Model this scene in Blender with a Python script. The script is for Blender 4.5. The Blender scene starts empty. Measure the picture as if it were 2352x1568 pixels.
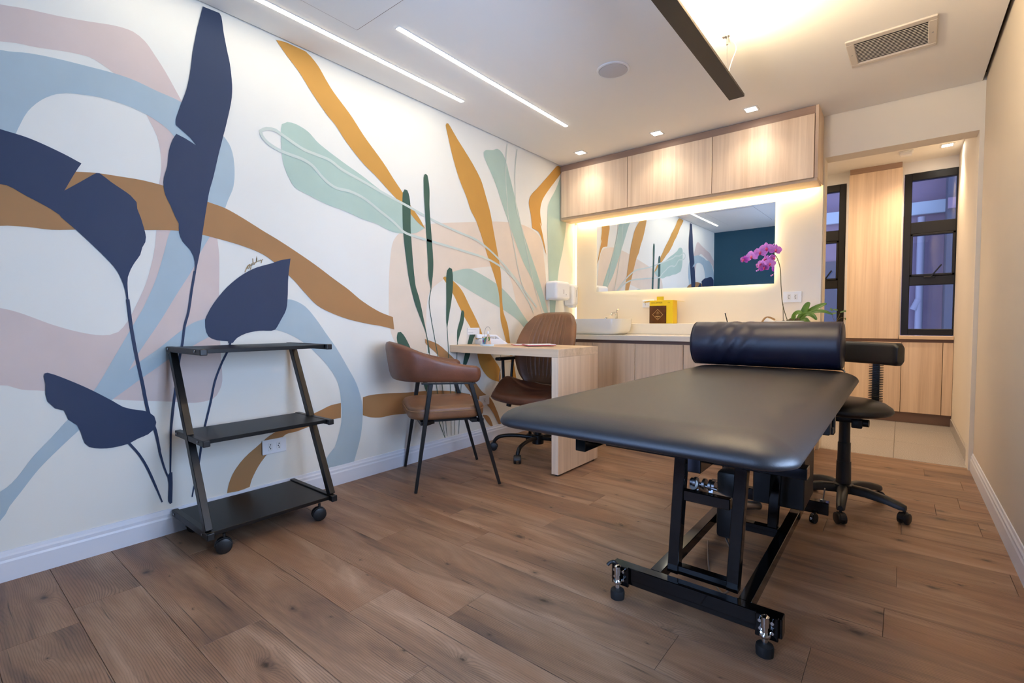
import bpy, bmesh, math, random
from mathutils import Vector, Matrix
from mathutils.geometry import tessellate_polygon
random.seed(7)
SC = bpy.context.scene
COL = SC.collection
PI = math.pi
R = math.radians

# ------------------------------------------------------------------ camera
cam = bpy.data.cameras.new('camera'); camo = bpy.data.objects.new('camera', cam); COL.objects.link(camo)
yaw, pitch, roll = .6766, -.0399, -.0025
F = Vector((-math.sin(yaw)*math.cos(pitch), math.cos(yaw)*math.cos(pitch), math.sin(pitch)))
r0 = Vector((math.cos(yaw), math.sin(yaw), 0)); u0 = r0.cross(F)
rt = r0*math.cos(roll)+u0*math.sin(roll); up = -r0*math.sin(roll)+u0*math.cos(roll)
m = Matrix((rt, up, -F)).transposed().to_4x4(); m.translation = Vector((2.5197, 0, .935))
camo.matrix_world = m
cam.sensor_width = 36; cam.lens = 1111.78*36/2352; cam.clip_start = .02
SC.camera = camo
SC.view_settings.view_transform = 'Standard'; SC.view_settings.look = 'None'
SC.view_settings.gamma = 1; SC.view_settings.use_curve_mapping = False
SC.view_settings.exposure = 1.13

# ------------------------------------------------------------------ world: dusk sky
W = bpy.data.worlds.new('dusk_sky'); SC.world = W; W.use_nodes = True
wn = W.node_tree; bg = wn.nodes['Background']
bg.inputs[0].default_value = (.40, .48, .88, 1); bg.inputs[1].default_value = 1.45

def area(name, loc, rot, sx, sy, power, col, spread=180):
    l = bpy.data.lights.new(name, 'AREA'); l.shape = 'RECTANGLE'; l.size = sx; l.size_y = sy
    l.energy = power; l.color = col; l.spread = R(spread)
    o = bpy.data.objects.new(name, l); COL.objects.link(o); o.location = loc; o.rotation_euler = rot
    return o
def spot(name, loc, rot, power, col, size=70, blend=.6, rad=.03):
    l = bpy.data.lights.new(name, 'SPOT'); l.energy = power; l.color = col; l.spot_size = R(size)
    l.spot_blend = blend; l.shadow_soft_size = rad
    o = bpy.data.objects.new(name, l); COL.objects.link(o); o.location = loc; o.rotation_euler = rot
    return o
WARM = (1, .73, .45); NEUT = (1, .93, .82); COOL = (.60, .76, 1)
# cool fill lamp added outside the unseen glazed door behind the camera
area('added_door_fill', (1.62, -.40, 1.25), (R(90), 0, 0), .95, 1.7, 20, (.48, .68, 1))
# second cool fill lamp, outside an added unseen window in the right wall
area('added_window_fill', (3.12, 1.05, 1.15), (0, R(90), 0), 1.1, 1.0, 34, COOL)
# recessed downlights over the cabinet run, and one in the back corridor
for x in (.337, 1.016, 1.685):
    spot('downlight_lamp', (x, 3.665, 2.372), (0, 0, 0), 5.2, (1, .88, .74), 125, 1, .035)
spot('corridor_lamp', (2.786, 5.43, 2.372), (0, R(14), 0), 26, WARM, 120, .9, .03)
area('corridor_area_lamp', (1.4, 5.0, 2.36), (0, 0, 0), .8, .3, 9, (1, .80, .62))  # warm area lamp under the corridor ceiling, no fitting modelled

# ------------------------------------------------------------------ materials
def lin(c):
    return tuple(((v/255)/12.92 if v/255 <= .04045 else ((v/255+.055)/1.055)**2.4) for v in c)+(1,)
def mat(name, rgb, rough=.5, metal=0, spec=.5, noise=0, nscale=8, bump=0, bscale=60, coat=0, emis=None, estr=0):
    m = bpy.data.materials.new(name); m.use_nodes = True; nt = m.node_tree; b = nt.nodes['Principled BSDF']
    b.inputs['Base Color'].default_value = lin(rgb); b.inputs['Roughness'].default_value = rough
    b.inputs['Metallic'].default_value = metal; b.inputs['Specular IOR Level'].default_value = spec
    b.inputs['Coat Weight'].default_value = coat
    if emis:
        b.inputs['Emission Color'].default_value = (*emis, 1); b.inputs['Emission Strength'].default_value = estr
    if noise or bump:
        tc = nt.nodes.new('ShaderNodeTexCoord')
    if noise:
        n = nt.nodes.new('ShaderNodeTexNoise'); n.inputs['Scale'].default_value = nscale; n.inputs['Detail'].default_value = 5
        nt.links.new(tc.outputs['Object'], n.inputs['Vector'])
        mr = nt.nodes.new('ShaderNodeMapRange'); mr.inputs[1].default_value = .3; mr.inputs[2].default_value = .7
        mr.inputs[3].default_value = 1-noise; mr.inputs[4].default_value = 1+noise
        nt.links.new(n.outputs[0], mr.inputs[0])
        mx = nt.nodes.new('ShaderNodeVectorMath'); mx.operation = 'SCALE'; mx.inputs[0].default_value = lin(rgb)[:3]
        nt.links.new(mr.outputs[0], mx.inputs['Scale']); nt.links.new(mx.outputs[0], b.inputs['Base Color'])
    if bump:
        n2 = nt.nodes.new('ShaderNodeTexNoise'); n2.inputs['Scale'].default_value = bscale; n2.inputs['Detail'].default_value = 4
        nt.links.new(tc.outputs['Object'], n2.inputs['Vector'])
        bp = nt.nodes.new('ShaderNodeBump'); bp.inputs['Strength'].default_value = bump; bp.inputs['Distance'].default_value = .004
        nt.links.new(n2.outputs[0], bp.inputs['Height']); nt.links.new(bp.outputs[0], b.inputs['Normal'])
    return m
def emit(name, col, s):
    m = bpy.data.materials.new(name); m.use_nodes = True; nt = m.node_tree
    for n in list(nt.nodes):
        if n.type == 'BSDF_PRINCIPLED': nt.nodes.remove(n)
    e = nt.nodes.new('ShaderNodeEmission'); e.inputs[0].default_value = (*col, 1); e.inputs[1].default_value = s
    nt.links.new(e.outputs[0], nt.nodes['Material Output'].inputs[0]); return m

def laminate(name, light, dark, axis='z', rough=.5, sc=1.0, streak=1.0):
    """pale wood laminate with fine straight grain along one axis (object coordinates)"""
    m = bpy.data.materials.new(name); m.use_nodes = True; nt = m.node_tree; b = nt.nodes['Principled BSDF']
    N = nt.nodes.new; L = nt.links.new
    tc = N('ShaderNodeTexCoord'); oi = N('ShaderNodeObjectInfo'); mp = N('ShaderNodeMapping')
    a = {'x': (.7, 26, 26), 'y': (26, .7, 26), 'z': (26, 26, .7)}[axis]
    mp.inputs['Scale'].default_value = tuple(v*sc for v in a)
    cb = N('ShaderNodeCombineXYZ'); ml = N('ShaderNodeMath'); ml.operation = 'MULTIPLY'; ml.inputs[1].default_value = 37
    L(oi.outputs['Random'], ml.inputs[0])
    for i in range(3): L(ml.outputs[0], cb.inputs[i])
    L(cb.outputs[0], mp.inputs['Location']); L(tc.outputs['Object'], mp.inputs['Vector'])
    n1 = N('ShaderNodeTexNoise'); n1.inputs['Scale'].default_value = 1; n1.inputs['Detail'].default_value = 6; n1.inputs['Roughness'].default_value = .62
    n1.inputs['Distortion'].default_value = .6
    L(mp.outputs[0], n1.inputs['Vector'])
    n2 = N('ShaderNodeTexNoise'); n2.inputs['Scale'].default_value = .22; n2.inputs['Detail'].default_value = 2
    L(mp.outputs[0], n2.inputs['Vector'])
    ad = N('ShaderNodeMath'); ad.operation = 'ADD'; L(n1.outputs[0], ad.inputs[0]); L(n2.outputs[0], ad.inputs[1])
    cr = N('ShaderNodeValToRGB'); cr.color_ramp.elements[0].position = .5-.16/streak; cr.color_ramp.elements[1].position = .5+.14/streak
    cr.color_ramp.elements[0].color = lin(dark); cr.color_ramp.elements[1].color = lin(light)
    hf = N('ShaderNodeMath'); hf.operation = 'MULTIPLY'; hf.inputs[1].default_value = .5
    L(ad.outputs[0], hf.inputs[0]); L(hf.outputs[0], cr.inputs[0]); L(cr.outputs[0], b.inputs['Base Color'])
    b.inputs['Roughness'].default_value = rough
    bp = N('ShaderNodeBump'); bp.inputs['Strength'].default_value = .06; bp.inputs['Distance'].default_value = .002
    L(n1.outputs[0], bp.inputs['Height']); L(bp.outputs[0], b.inputs['Normal'])
    return m

def plank_mat():
    m = bpy.data.materials.new('rustic_pine_vinyl'); m.use_nodes = True; nt = m.node_tree; b = nt.nodes['Principled BSDF']
    N = nt.nodes.new; L = nt.links.new
    def ma(op, a, c=None, d=None):
        n = N('ShaderNodeMath'); n.operation = op
        for i, v in enumerate((a, c, d)):
            if v is None: continue
            if isinstance(v, (int, float)): n.inputs[i].default_value = v
            else: L(v, n.inputs[i])
        return n.outputs[0]
    def mr(v, a, c, d, e, smooth=False):
        n = N('ShaderNodeMapRange')
        if smooth: n.interpolation_type = 'SMOOTHSTEP'
        for i, q in enumerate((v, a, c, d, e)):
            if isinstance(q, (int, float)): n.inputs[i].default_value = q
            else: L(q, n.inputs[i])
        return n.outputs[0]
    def noise(vec, sx, sy, det=3, rough=.5, dist=0, out=0):
        mp = N('ShaderNodeMapping'); mp.inputs['Scale'].default_value = (sx, sy, 1); L(vec, mp.inputs['Vector'])
        n = N('ShaderNodeTexNoise'); n.inputs['Scale'].default_value = 1; n.inputs['Detail'].default_value = det
        n.inputs['Roughness'].default_value = rough; n.inputs['Distortion'].default_value = dist; L(mp.outputs[0], n.inputs['Vector'])
        return n.outputs[out]
    tc = N('ShaderNodeTexCoord'); oi = N('ShaderNodeObjectInfo'); rn = oi.outputs['Random']
    off = N('ShaderNodeCombineXYZ'); L(ma('MULTIPLY', rn, 53), off.inputs[0]); L(ma('MULTIPLY', rn, 91), off.inputs[1])
    va = N('ShaderNodeVectorMath'); va.operation = 'ADD'; L(tc.outputs['Object'], va.inputs[0]); L(off.outputs[0], va.inputs[1])
    P = va.outputs[0]
    # irregular knots: warped voronoi cells, some empty, each its own size
    wv = N('ShaderNodeVectorMath'); wv.operation = 'SCALE'; L(noise(P, 28, 28, 3, .6, 0, 1), wv.inputs[0]); wv.inputs['Scale'].default_value = .022
    vb = N('ShaderNodeVectorMath'); vb.operation = 'ADD'; L(P, vb.inputs[0]); L(wv.outputs[0], vb.inputs[1])
    mk = N('ShaderNodeMapping'); mk.inputs['Scale'].default_value = (3.6, 7.0, 1); mk.inputs['Rotation'].default_value = (0, 0, .12); L(vb.outputs[0], mk.inputs['Vector'])
    vo = N('ShaderNodeTexVoronoi'); vo.voronoi_dimensions = '2D'; vo.inputs['Scale'].default_value = 1; L(mk.outputs[0], vo.inputs['Vector'])
    sx = N('ShaderNodeSeparateColor'); L(vo.outputs['Color'], sx.inputs[0])
    has = ma('GREATER_THAN', sx.outputs[0], .42); d = vo.outputs['Distance']
    size = ma('MULTIPLY_ADD', ma('POWER', sx.outputs[1], 2.2), .105, .022)
    knot = ma('MULTIPLY', mr(d, ma('MULTIPLY', size, .15), size, 1, 0, True), has)
    rim = ma('MULTIPLY', mr(d, size, ma('MULTIPLY', size, 2.2), 1, 0, True), has)
    halo = ma('MULTIPLY', ma('POWER', 2.718, ma('MULTIPLY', d, -6.5)), ma('MULTIPLY', has, ma('MULTIPLY_ADD', sx.outputs[1], .9, .1)))
    # growth lines flowing round the knots
    sp = N('ShaderNodeSeparateXYZ'); L(P, sp.inputs[0])
    ph = ma('ADD', ma('MULTIPLY', sp.outputs[1], 980), ma('ADD', ma('MULTIPLY', noise(P, .6, 3.0, 3), 95), ma('MULTIPLY', halo, 62)))
    ring = ma('POWER', ma('MULTIPLY_ADD', ma('SINE', ph), .5, .5), 2.2)
    ring = ma('MULTIPLY', ring, mr(noise(P, .8, 5, 2), .38, .62, .25, 1))
    fib = noise(P, 14, 420, 3, .6)
    # broad tone, dark streaks, thin checks
    cr_ = N('ShaderNodeValToRGB'); e = cr_.color_ramp.elements
    e[0].position = .30; e[0].color = lin((108, 84, 70)); e[1].position = .72; e[1].color = lin((186, 153, 126))
    x = e.new(.5); x.color = lin((152, 119, 93)); L(noise(P, 1.3, 8, 6, .6, 1.0), cr_.inputs[0])
    mx = N('ShaderNodeMix'); mx.data_type = 'RGBA'; mx.blend_type = 'MIX'
    L(mr(noise(P, .9, 6, 3, .5, .5), .46, .66, 0, .48), mx.inputs[0]); L(cr_.outputs[0], mx.inputs[6]); mx.inputs[7].default_value = lin((154, 110, 78))
    streak = mr(noise(P, 1.6, 30, 6, .7, .4), .57, .74, 0, .36)
    check = mr(noise(P, 1.5, 95, 4, .6, .2), .64, .70, 0, .55)
    tot = ma('SUBTRACT', 1.05, ma('ADD', ma('ADD', ma('MULTIPLY', ring, .34), ma('MULTIPLY', fib, .36)), ma('ADD', streak, check)))
    tot = ma('MULTIPLY', tot, ma('MULTIPLY_ADD', rn, .07, 1.02))
    tot = ma('MULTIPLY', tot, ma('SUBTRACT', 1, ma('MULTIPLY', knot, .72)))
    tot = ma('MULTIPLY', tot, ma('SUBTRACT', 1, ma('MULTIPLY', rim, .24)))
    sc = N('ShaderNodeVectorMath'); sc.operation = 'SCALE'; L(mx.outputs[2], sc.inputs[0]); L(tot, sc.inputs['Scale'])
    L(sc.outputs[0], b.inputs['Base Color'])
    b.inputs['Roughness'].default_value = .45; b.inputs['Specular IOR Level'].default_value = .4
    bp = N('ShaderNodeBump'); bp.inputs['Strength'].default_value = .10; bp.inputs['Distance'].default_value = .002
    L(ma('ADD', ring, fib), bp.inputs['Height']); L(bp.outputs[0], b.inputs['Normal'])
    return m

M = {}
M['wall'] = mat('wall_paint_white', (236, 233, 222), .75, noise=.015, nscale=3)
M['wall_warm'] = mat('wall_paint_cream', (232, 222, 204), .75, noise=.015, nscale=3)
M['wall_tan'] = mat('wall_paint_beige', (212, 198, 178), .75, noise=.015, nscale=3)
M['teal'] = mat('wall_paint_teal', (28, 78, 102), .7)
M['ceil'] = mat('ceiling_paint', (236, 232, 226), .85)
M['floorbase'] = mat('floor_joint_brown', (92, 68, 52), .8)
M['gap'] = mat('shadow_gap_grey', (70, 62, 55), .9)
M['base'] = mat('baseboard_white', (226, 228, 234), .4)
M['plank'] = plank_mat()
M['tile'] = mat('granite_tile', (172, 166, 160), .24, noise=.30, nscale=190)
M['grout'] = mat('grout', (120, 108, 98), .9)
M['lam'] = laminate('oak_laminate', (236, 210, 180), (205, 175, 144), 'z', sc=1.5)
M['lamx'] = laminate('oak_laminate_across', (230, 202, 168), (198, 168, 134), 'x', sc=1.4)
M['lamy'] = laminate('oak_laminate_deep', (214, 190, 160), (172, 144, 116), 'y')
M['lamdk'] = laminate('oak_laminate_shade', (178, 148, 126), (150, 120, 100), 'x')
M['gola'] = mat('handle_recess_brown', (128, 102, 88), .6)
M['quartz'] = mat('worktop_quartz', (236, 228, 212), .18, noise=.01, nscale=40)
M['panel'] = mat('splash_panel_cream', (236, 222, 198), .28)
M['mirror'] = mat('mirror_silver', (240, 244, 246), .0, 1)
M['mirrorback'] = mat('mirror_edge', (150, 170, 165), .3)
M['white'] = mat('white_plastic', (235, 235, 236), .28)
M['whitem'] = mat('white_matte', (232, 230, 226), .55)
M['ceramic'] = mat('white_ceramic', (240, 238, 232), .08)
M['chrome'] = mat('chrome', (215, 215, 215), .08, 1)
M['steel'] = mat('zinc_steel', (165, 165, 165), .3, 1)
M['blackmetal'] = mat('black_powder_coat', (12, 11, 11), .4, spec=.4)
M['gloss'] = mat('black_gloss_paint', (7, 6, 6), .08, spec=.4)
M['blackplastic'] = mat('black_plastic', (22, 22, 23), .42)
M['rubber'] = mat('black_rubber', (20, 20, 20), .7)
M['vinyl'] = mat('black_vinyl', (28, 27, 29), .43, bump=.10, bscale=420, spec=.6)
M['roll'] = mat('navy_vinyl', (23, 26, 48), .42, bump=.06, bscale=300, spec=.55)
M['stoolv'] = mat('black_stool_vinyl', (24, 22, 21), .42)
M['shelf'] = mat('black_melamine', (15, 14, 13), .42, spec=.3, noise=.08, nscale=30)
M['leather'] = mat('brown_leather', (106, 62, 40), .42, noise=.22, nscale=9, bump=.14, bscale=140)
M['leather2'] = mat('tan_leather', (122, 82, 52), .42, noise=.20, nscale=8, bump=.14, bscale=130)
M['stitch'] = mat('stitching_tan', (150, 112, 76), .7)
M['bronze'] = mat('pendant_bronze', (50, 39, 29), .45)
M['grille'] = mat('speaker_grille', (196, 193, 194), .8)
M['ventw'] = mat('vent_white', (205, 196, 184), .5)
M['dark'] = mat('dark_void', (22, 19, 17), .9)
M['yellow'] = mat('yellow_card', (246, 208, 8), .5)
M['bag'] = mat('brown_print', (94, 54, 10), .25, noise=.25, nscale=20)
M['gold'] = mat('ochre_print', (208, 160, 84), .5)
M['ink'] = mat('dark_print', (120, 88, 8), .6)
M['paper'] = mat('paper_white', (240, 238, 236), .6)
M['red'] = mat('red_card', (196, 28, 36), .5)
M['soil'] = mat('moss_soil', (92, 80, 52), .9, noise=.5, nscale=60)
M['leaf'] = mat('orchid_leaf_green', (84, 120, 32), .35, noise=.25, nscale=14)
M['stem'] = mat('orchid_stem', (92, 84, 44), .5)
M['petal'] = mat('orchid_petal_pink', (232, 156, 244), .5, noise=.22, nscale=40)
M['lip'] = mat('orchid_lip_magenta', (196, 40, 110), .45)
M['glassy'] = mat('clear_acrylic', (210, 225, 230), .1)
M['figblue'] = mat('blue_trinket', (120, 170, 196), .3, noise=.3, nscale=60)
M['figtan'] = mat('beige_figurine', (212, 178, 148), .45, noise=.2, nscale=60)
M['purple'] = mat('purple_trinket', (150, 80, 140), .3)
M['tan'] = mat('tan_rope', (176, 136, 90), .8)
M['facade'] = mat('facade_mauve', (128, 112, 122), .8, noise=.06, nscale=4)
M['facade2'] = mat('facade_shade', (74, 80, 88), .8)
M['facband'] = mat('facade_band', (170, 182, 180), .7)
M['pipe'] = mat('facade_pipe', (150, 148, 152), .5)
M['foliage'] = mat('street_plant', (86, 120, 70), .6)
M['led'] = emit('led_neutral', (1, .90, .70), 11.3)
M['ledspot'] = emit('led_downlight', (1, .93, .82), 30)
M['ledwarm'] = emit('led_warm', (1, .77, .40), 34)
M['ledcorner'] = emit('led_corner', (1, .80, .48), 1.7)
M['ledhalo'] = emit('led_mirror_halo', (1, .84, .60), 28)
M['ledpend'] = emit('led_pendant', (1, .78, .48), 185)
PAINT = {'cream': (231, 226, 214), 'peach': (230, 212, 190), 'pink': (216, 197, 188), 'blue': (174, 191, 197), 'brown': (168, 124, 78),
         'ochre': (200, 148, 68), 'sage': (176, 198, 184), 'pale': (204, 212, 200), 'green': (56, 88, 74), 'navy': (38, 54, 84), 'sig': (160, 130, 84)}
for k, v in PAINT.items(): M['p_'+k] = mat('mural_'+k, v, .7, noise=.03, nscale=6)
gl = bpy.data.materials.new('window_glass'); gl.use_nodes = True; nt = gl.node_tree; b = nt.nodes['Principled BSDF']
tr = nt.nodes.new('ShaderNodeBsdfTransparent'); tr.inputs[0].default_value = (.86, .9, .95, 1)
go = nt.nodes.new('ShaderNodeBsdfGlossy'); go.inputs['Roughness'].default_value = .02
fr = nt.nodes.new('ShaderNodeFresnel'); fr.inputs[0].default_value = 1.5
mx = nt.nodes.new('ShaderNodeMixShader'); nt.links.new(fr.outputs[0], mx.inputs[0]); nt.links.new(tr.outputs[0], mx.inputs[1]); nt.links.new(go.outputs[0], mx.inputs[2])
nt.links.new(mx.outputs[0], nt.nodes['Material Output'].inputs[0]); nt.nodes.remove(b); M['glass'] = gl

# ------------------------------------------------------------------ helpers
MAT4 = {}
def link(name, me, mt, parent=None, smooth=False):
    o = bpy.data.objects.new(name, me); COL.objects.link(o)
    if mt is not None and not me.materials: me.materials.append(M[mt] if isinstance(mt, str) else mt)
    if parent is not None: o.parent = parent
    return o
def obj(name, bm, mt, parent=None, smooth=False, world=False, ang=40):
    """finish a bmesh as one object. world=True: the mesh is in world coordinates, moved into its parent's frame"""
    if world and parent is not None:
        bm.transform(MAT4.get(parent.name, Matrix()).inverted())
    bmesh.ops.recalc_face_normals(bm, faces=bm.faces)
    me = bpy.data.meshes.new(name); bm.to_mesh(me); bm.free()
    if smooth:
        me.polygons.foreach_set('use_smooth', [True]*len(me.polygons))
        try: me.set_sharp_from_angle(angle=R(ang))
        except Exception: pass
    o = link(name, me, mt, parent)
    MAT4[o.name] = MAT4.get(parent.name, Matrix()) if parent is not None else Matrix()
    return o
def thing(name, label, cat, loc=(0, 0, 0), rotz=0, group=None):
    o = bpy.data.objects.new(name, None); COL.objects.link(o); o.empty_display_size = .05
    o.location = loc; o.rotation_euler = (0, 0, rotz); o['label'] = label; o['category'] = cat
    if group: o['group'] = group
    MAT4[o.name] = Matrix.Translation(Vector(loc)) @ Matrix.Rotation(rotz, 4, 'Z')
    return o
def tag(o, label, cat, group=None):
    o['label'] = label; o['category'] = cat
    if group: o['group'] = group
    return o
def struct(name, bm, mt, smooth=False):
    o = obj(name, bm, mt, None, smooth); o['kind'] = 'structure'; return o
def B(): return bmesh.new()
def box(bm, x0, x1, y0, y1, z0, z1, bev=0, seg=2):
    g = bmesh.ops.create_cube(bm, size=1)['verts']
    for v in g:
        v.co = Vector((x0+(v.co.x+.5)*(x1-x0), y0+(v.co.y+.5)*(y1-y0), z0+(v.co.z+.5)*(z1-z0)))
    if bev:
        es = list({e for v in g for e in v.link_edges})
        bmesh.ops.bevel(bm, geom=es, offset=bev, segments=seg, affect='EDGES', profile=.5)
    return bm
def bx(x0, x1, y0, y1, z0, z1, bev=0, seg=2): return box(B(), x0, x1, y0, y1, z0, z1, bev, seg)
def frame_of(d):
    d = d.normalized(); a = Vector((0, 0, 1)) if abs(d.z) < .95 else Vector((1, 0, 0))
    u = d.cross(a).normalized(); return u, u.cross(d).normalized()
def beam(bm, a, b, w, h, w2=None, h2=None, bev=0):
    """rectangular bar from a to b: w sideways, h upward"""
    a = Vector(a); b = Vector(b); u, v = frame_of(b-a); w2 = w2 or w; h2 = h2 or h
    vs = []
    for p, ww, hh in ((a, w, h), (b, w2, h2)):
        for sx, sy in ((-1, -1), (1, -1), (1, 1), (-1, 1)):
            vs.append(bm.verts.new(p+u*sx*ww/2+v*sy*hh/2))
    fs = [(0, 1, 2, 3), (7, 6, 5, 4)]+[(i, i+4, (i+1) % 4+4, (i+1) % 4) for i in range(4)]
    for f in fs: bm.faces.new([vs[i] for i in f])
    if bev:
        bmesh.ops.bevel(bm, geom=list({e for v in vs for e in v.link_edges}), offset=bev, segments=1, affect='EDGES')
    return bm
def loft(bm, rings, cap=True, closed=True):
    vr = [[bm.verts.new(p) for p in r] for r in rings]; n = len(rings[0])
    for i in range(len(vr)-1):
        for j in range(n if closed else n-1):
            k = (j+1) % n
            bm.faces.new((vr[i][j], vr[i][k], vr[i+1][k], vr[i+1][j]))
    if cap:
        bm.faces.new(vr[0][::-1]); bm.faces.new(vr[-1])
    return bm
def tube(bm, pts, r, n=10, cap=True):
    pts = [Vector(p) for p in pts]; rings = []
    rr = r if isinstance(r, (list, tuple)) else [r]*len(pts)
    t0 = (pts[1]-pts[0]).normalized(); u, v = frame_of(t0)
    for i, p in enumerate(pts):
        t = (pts[min(i+1, len(pts)-1)]-pts[max(i-1, 0)]).normalized()
        u = (u-t*u.dot(t)).normalized(); v = t.cross(u)
        rings.append([p+(u*math.cos(2*PI*k/n)+v*math.sin(2*PI*k/n))*rr[i] for k in range(n)])
    return loft(bm, rings, cap)
def cyl(bm, a, b, r, r2=None, n=20): return tube(bm, [a, b], [r, r if r2 is None else r2], n)
def lathe(bm, prof, c=(0, 0, 0), n=32, axis='z'):
    rings = []
    for rad, h in prof:
        ring = []
        for k in range(n):
            a = 2*PI*k/n; x, y, z = rad*math.cos(a), rad*math.sin(a), h
            if axis == 'x': x, y, z = z, x, y
            if axis == 'y': x, y, z = y, z, x
            ring.append(Vector((x+c[0], y+c[1], z+c[2])))
        rings.append(ring)
    return loft(bm, rings, True)
def cr(pts, k=6, closed=False):
    """Catmull-Rom through the points"""
    P_ = [Vector(p) for p in pts]; n = len(P_); out = []
    for i in range(n if closed else n-1):
        p0 = P_[(i-1) % n] if closed or i > 0 else P_[0]; p1 = P_[i]; p2 = P_[(i+1) % n]
        p3 = P_[(i+2) % n] if closed or i+2 < n else P_[-1]
        for j in range(k):
            t = j/k; out.append(.5*((2*p1)+(p2-p0)*t+(2*p0-5*p1+4*p2-p3)*t*t+(3*p1-p0-3*p2+p3)*t**3))
    if not closed: out.append(P_[-1])
    return out
def outline_n(pts):
    n = len(pts); out = []
    for i in range(n):
        d = (pts[(i+1) % n]-pts[i-1]); d = Vector((d.y, -d.x)); out.append(d.normalized() if d.length else Vector((0, 0)))
    return out
def rrect(w, d, r, seg=6, cx=0, cy=0):
    pts = []
    for sx, sy, a0 in ((1, 1, 0), (-1, 1, 90), (-1, -1, 180), (1, -1, 270)):
        for k in range(seg+1):
            a = R(a0+90*k/seg); pts.append(Vector((cx+sx*(w/2-r)+r*math.cos(a), cy+sy*(d/2-r)+r*math.sin(a))))
    return pts
def cushion(bm, pts, z0, z1, r, r2=None, seg=6, dome=0):
    """rounded slab over a CCW outline"""
    nn = outline_n(pts); r2 = r2 or r; rings = []
    c = sum(pts, Vector((0, 0)))/len(pts)
    def ring(ins, z): return [Vector((p.x-q.x*ins, p.y-q.y*ins, z)) for p, q in zip(pts, nn)]
    for k in range(seg+1):
        a = PI/2*k/seg; rings.append(ring(r2*(1-math.sin(a)), z0+r2*(1-math.cos(a))))
    for k in range(seg+1):
        a = PI/2*k/seg; rings.append(ring(r*(1-math.cos(a)), z1-r+r*math.sin(a)))
    top = rings[-1]
    for s in (.75, .5, .25):
        rings.append([Vector((c.x+(p.x-c.x)*s, c.y+(p.y-c.y)*s, z1+dome*(1-s*s))) for p in top])
    return loft(bm, rings)
def caster(name, parent, x, y, r, w, rot, top, mt='blackplastic', metal=False, world=False):
    bm = B(); d = Vector((math.cos(rot), math.sin(rot), 0)); s = Vector((-d.y, d.x, 0))
    c = Vector((x, y, r))
    for k in (-1, 1):
        a = c+s*k*w*.18; b_ = c+s*k*w*.5
        tube(bm, [a, b_-s*k*w*.06, b_], [r, r, r*.8], 20)
    o = obj(name, bm, 'rubber' if metal else mt, parent, True, world=world)
    h = B(); rings = []
    ring = []
    for k in range(9):
        a = PI*k/8
        rings.append([c+d*math.cos(a)*r*1.08*q+Vector((0, 0, math.sin(a)*r*1.12*q))+s*t for q, t in ((1, -w*.2), (1, w*.2), (.8, w*.2), (.8, -w*.2))])
    loft(h, rings); cyl(h, c+Vector((0, 0, r*.9))+d*r*.1, Vector((x, y, top))+d*r*.1, .006, n=10)
    hh = obj('caster_fork', h, 'chrome' if metal else mt, o, True, world=world)
    return o

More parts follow.
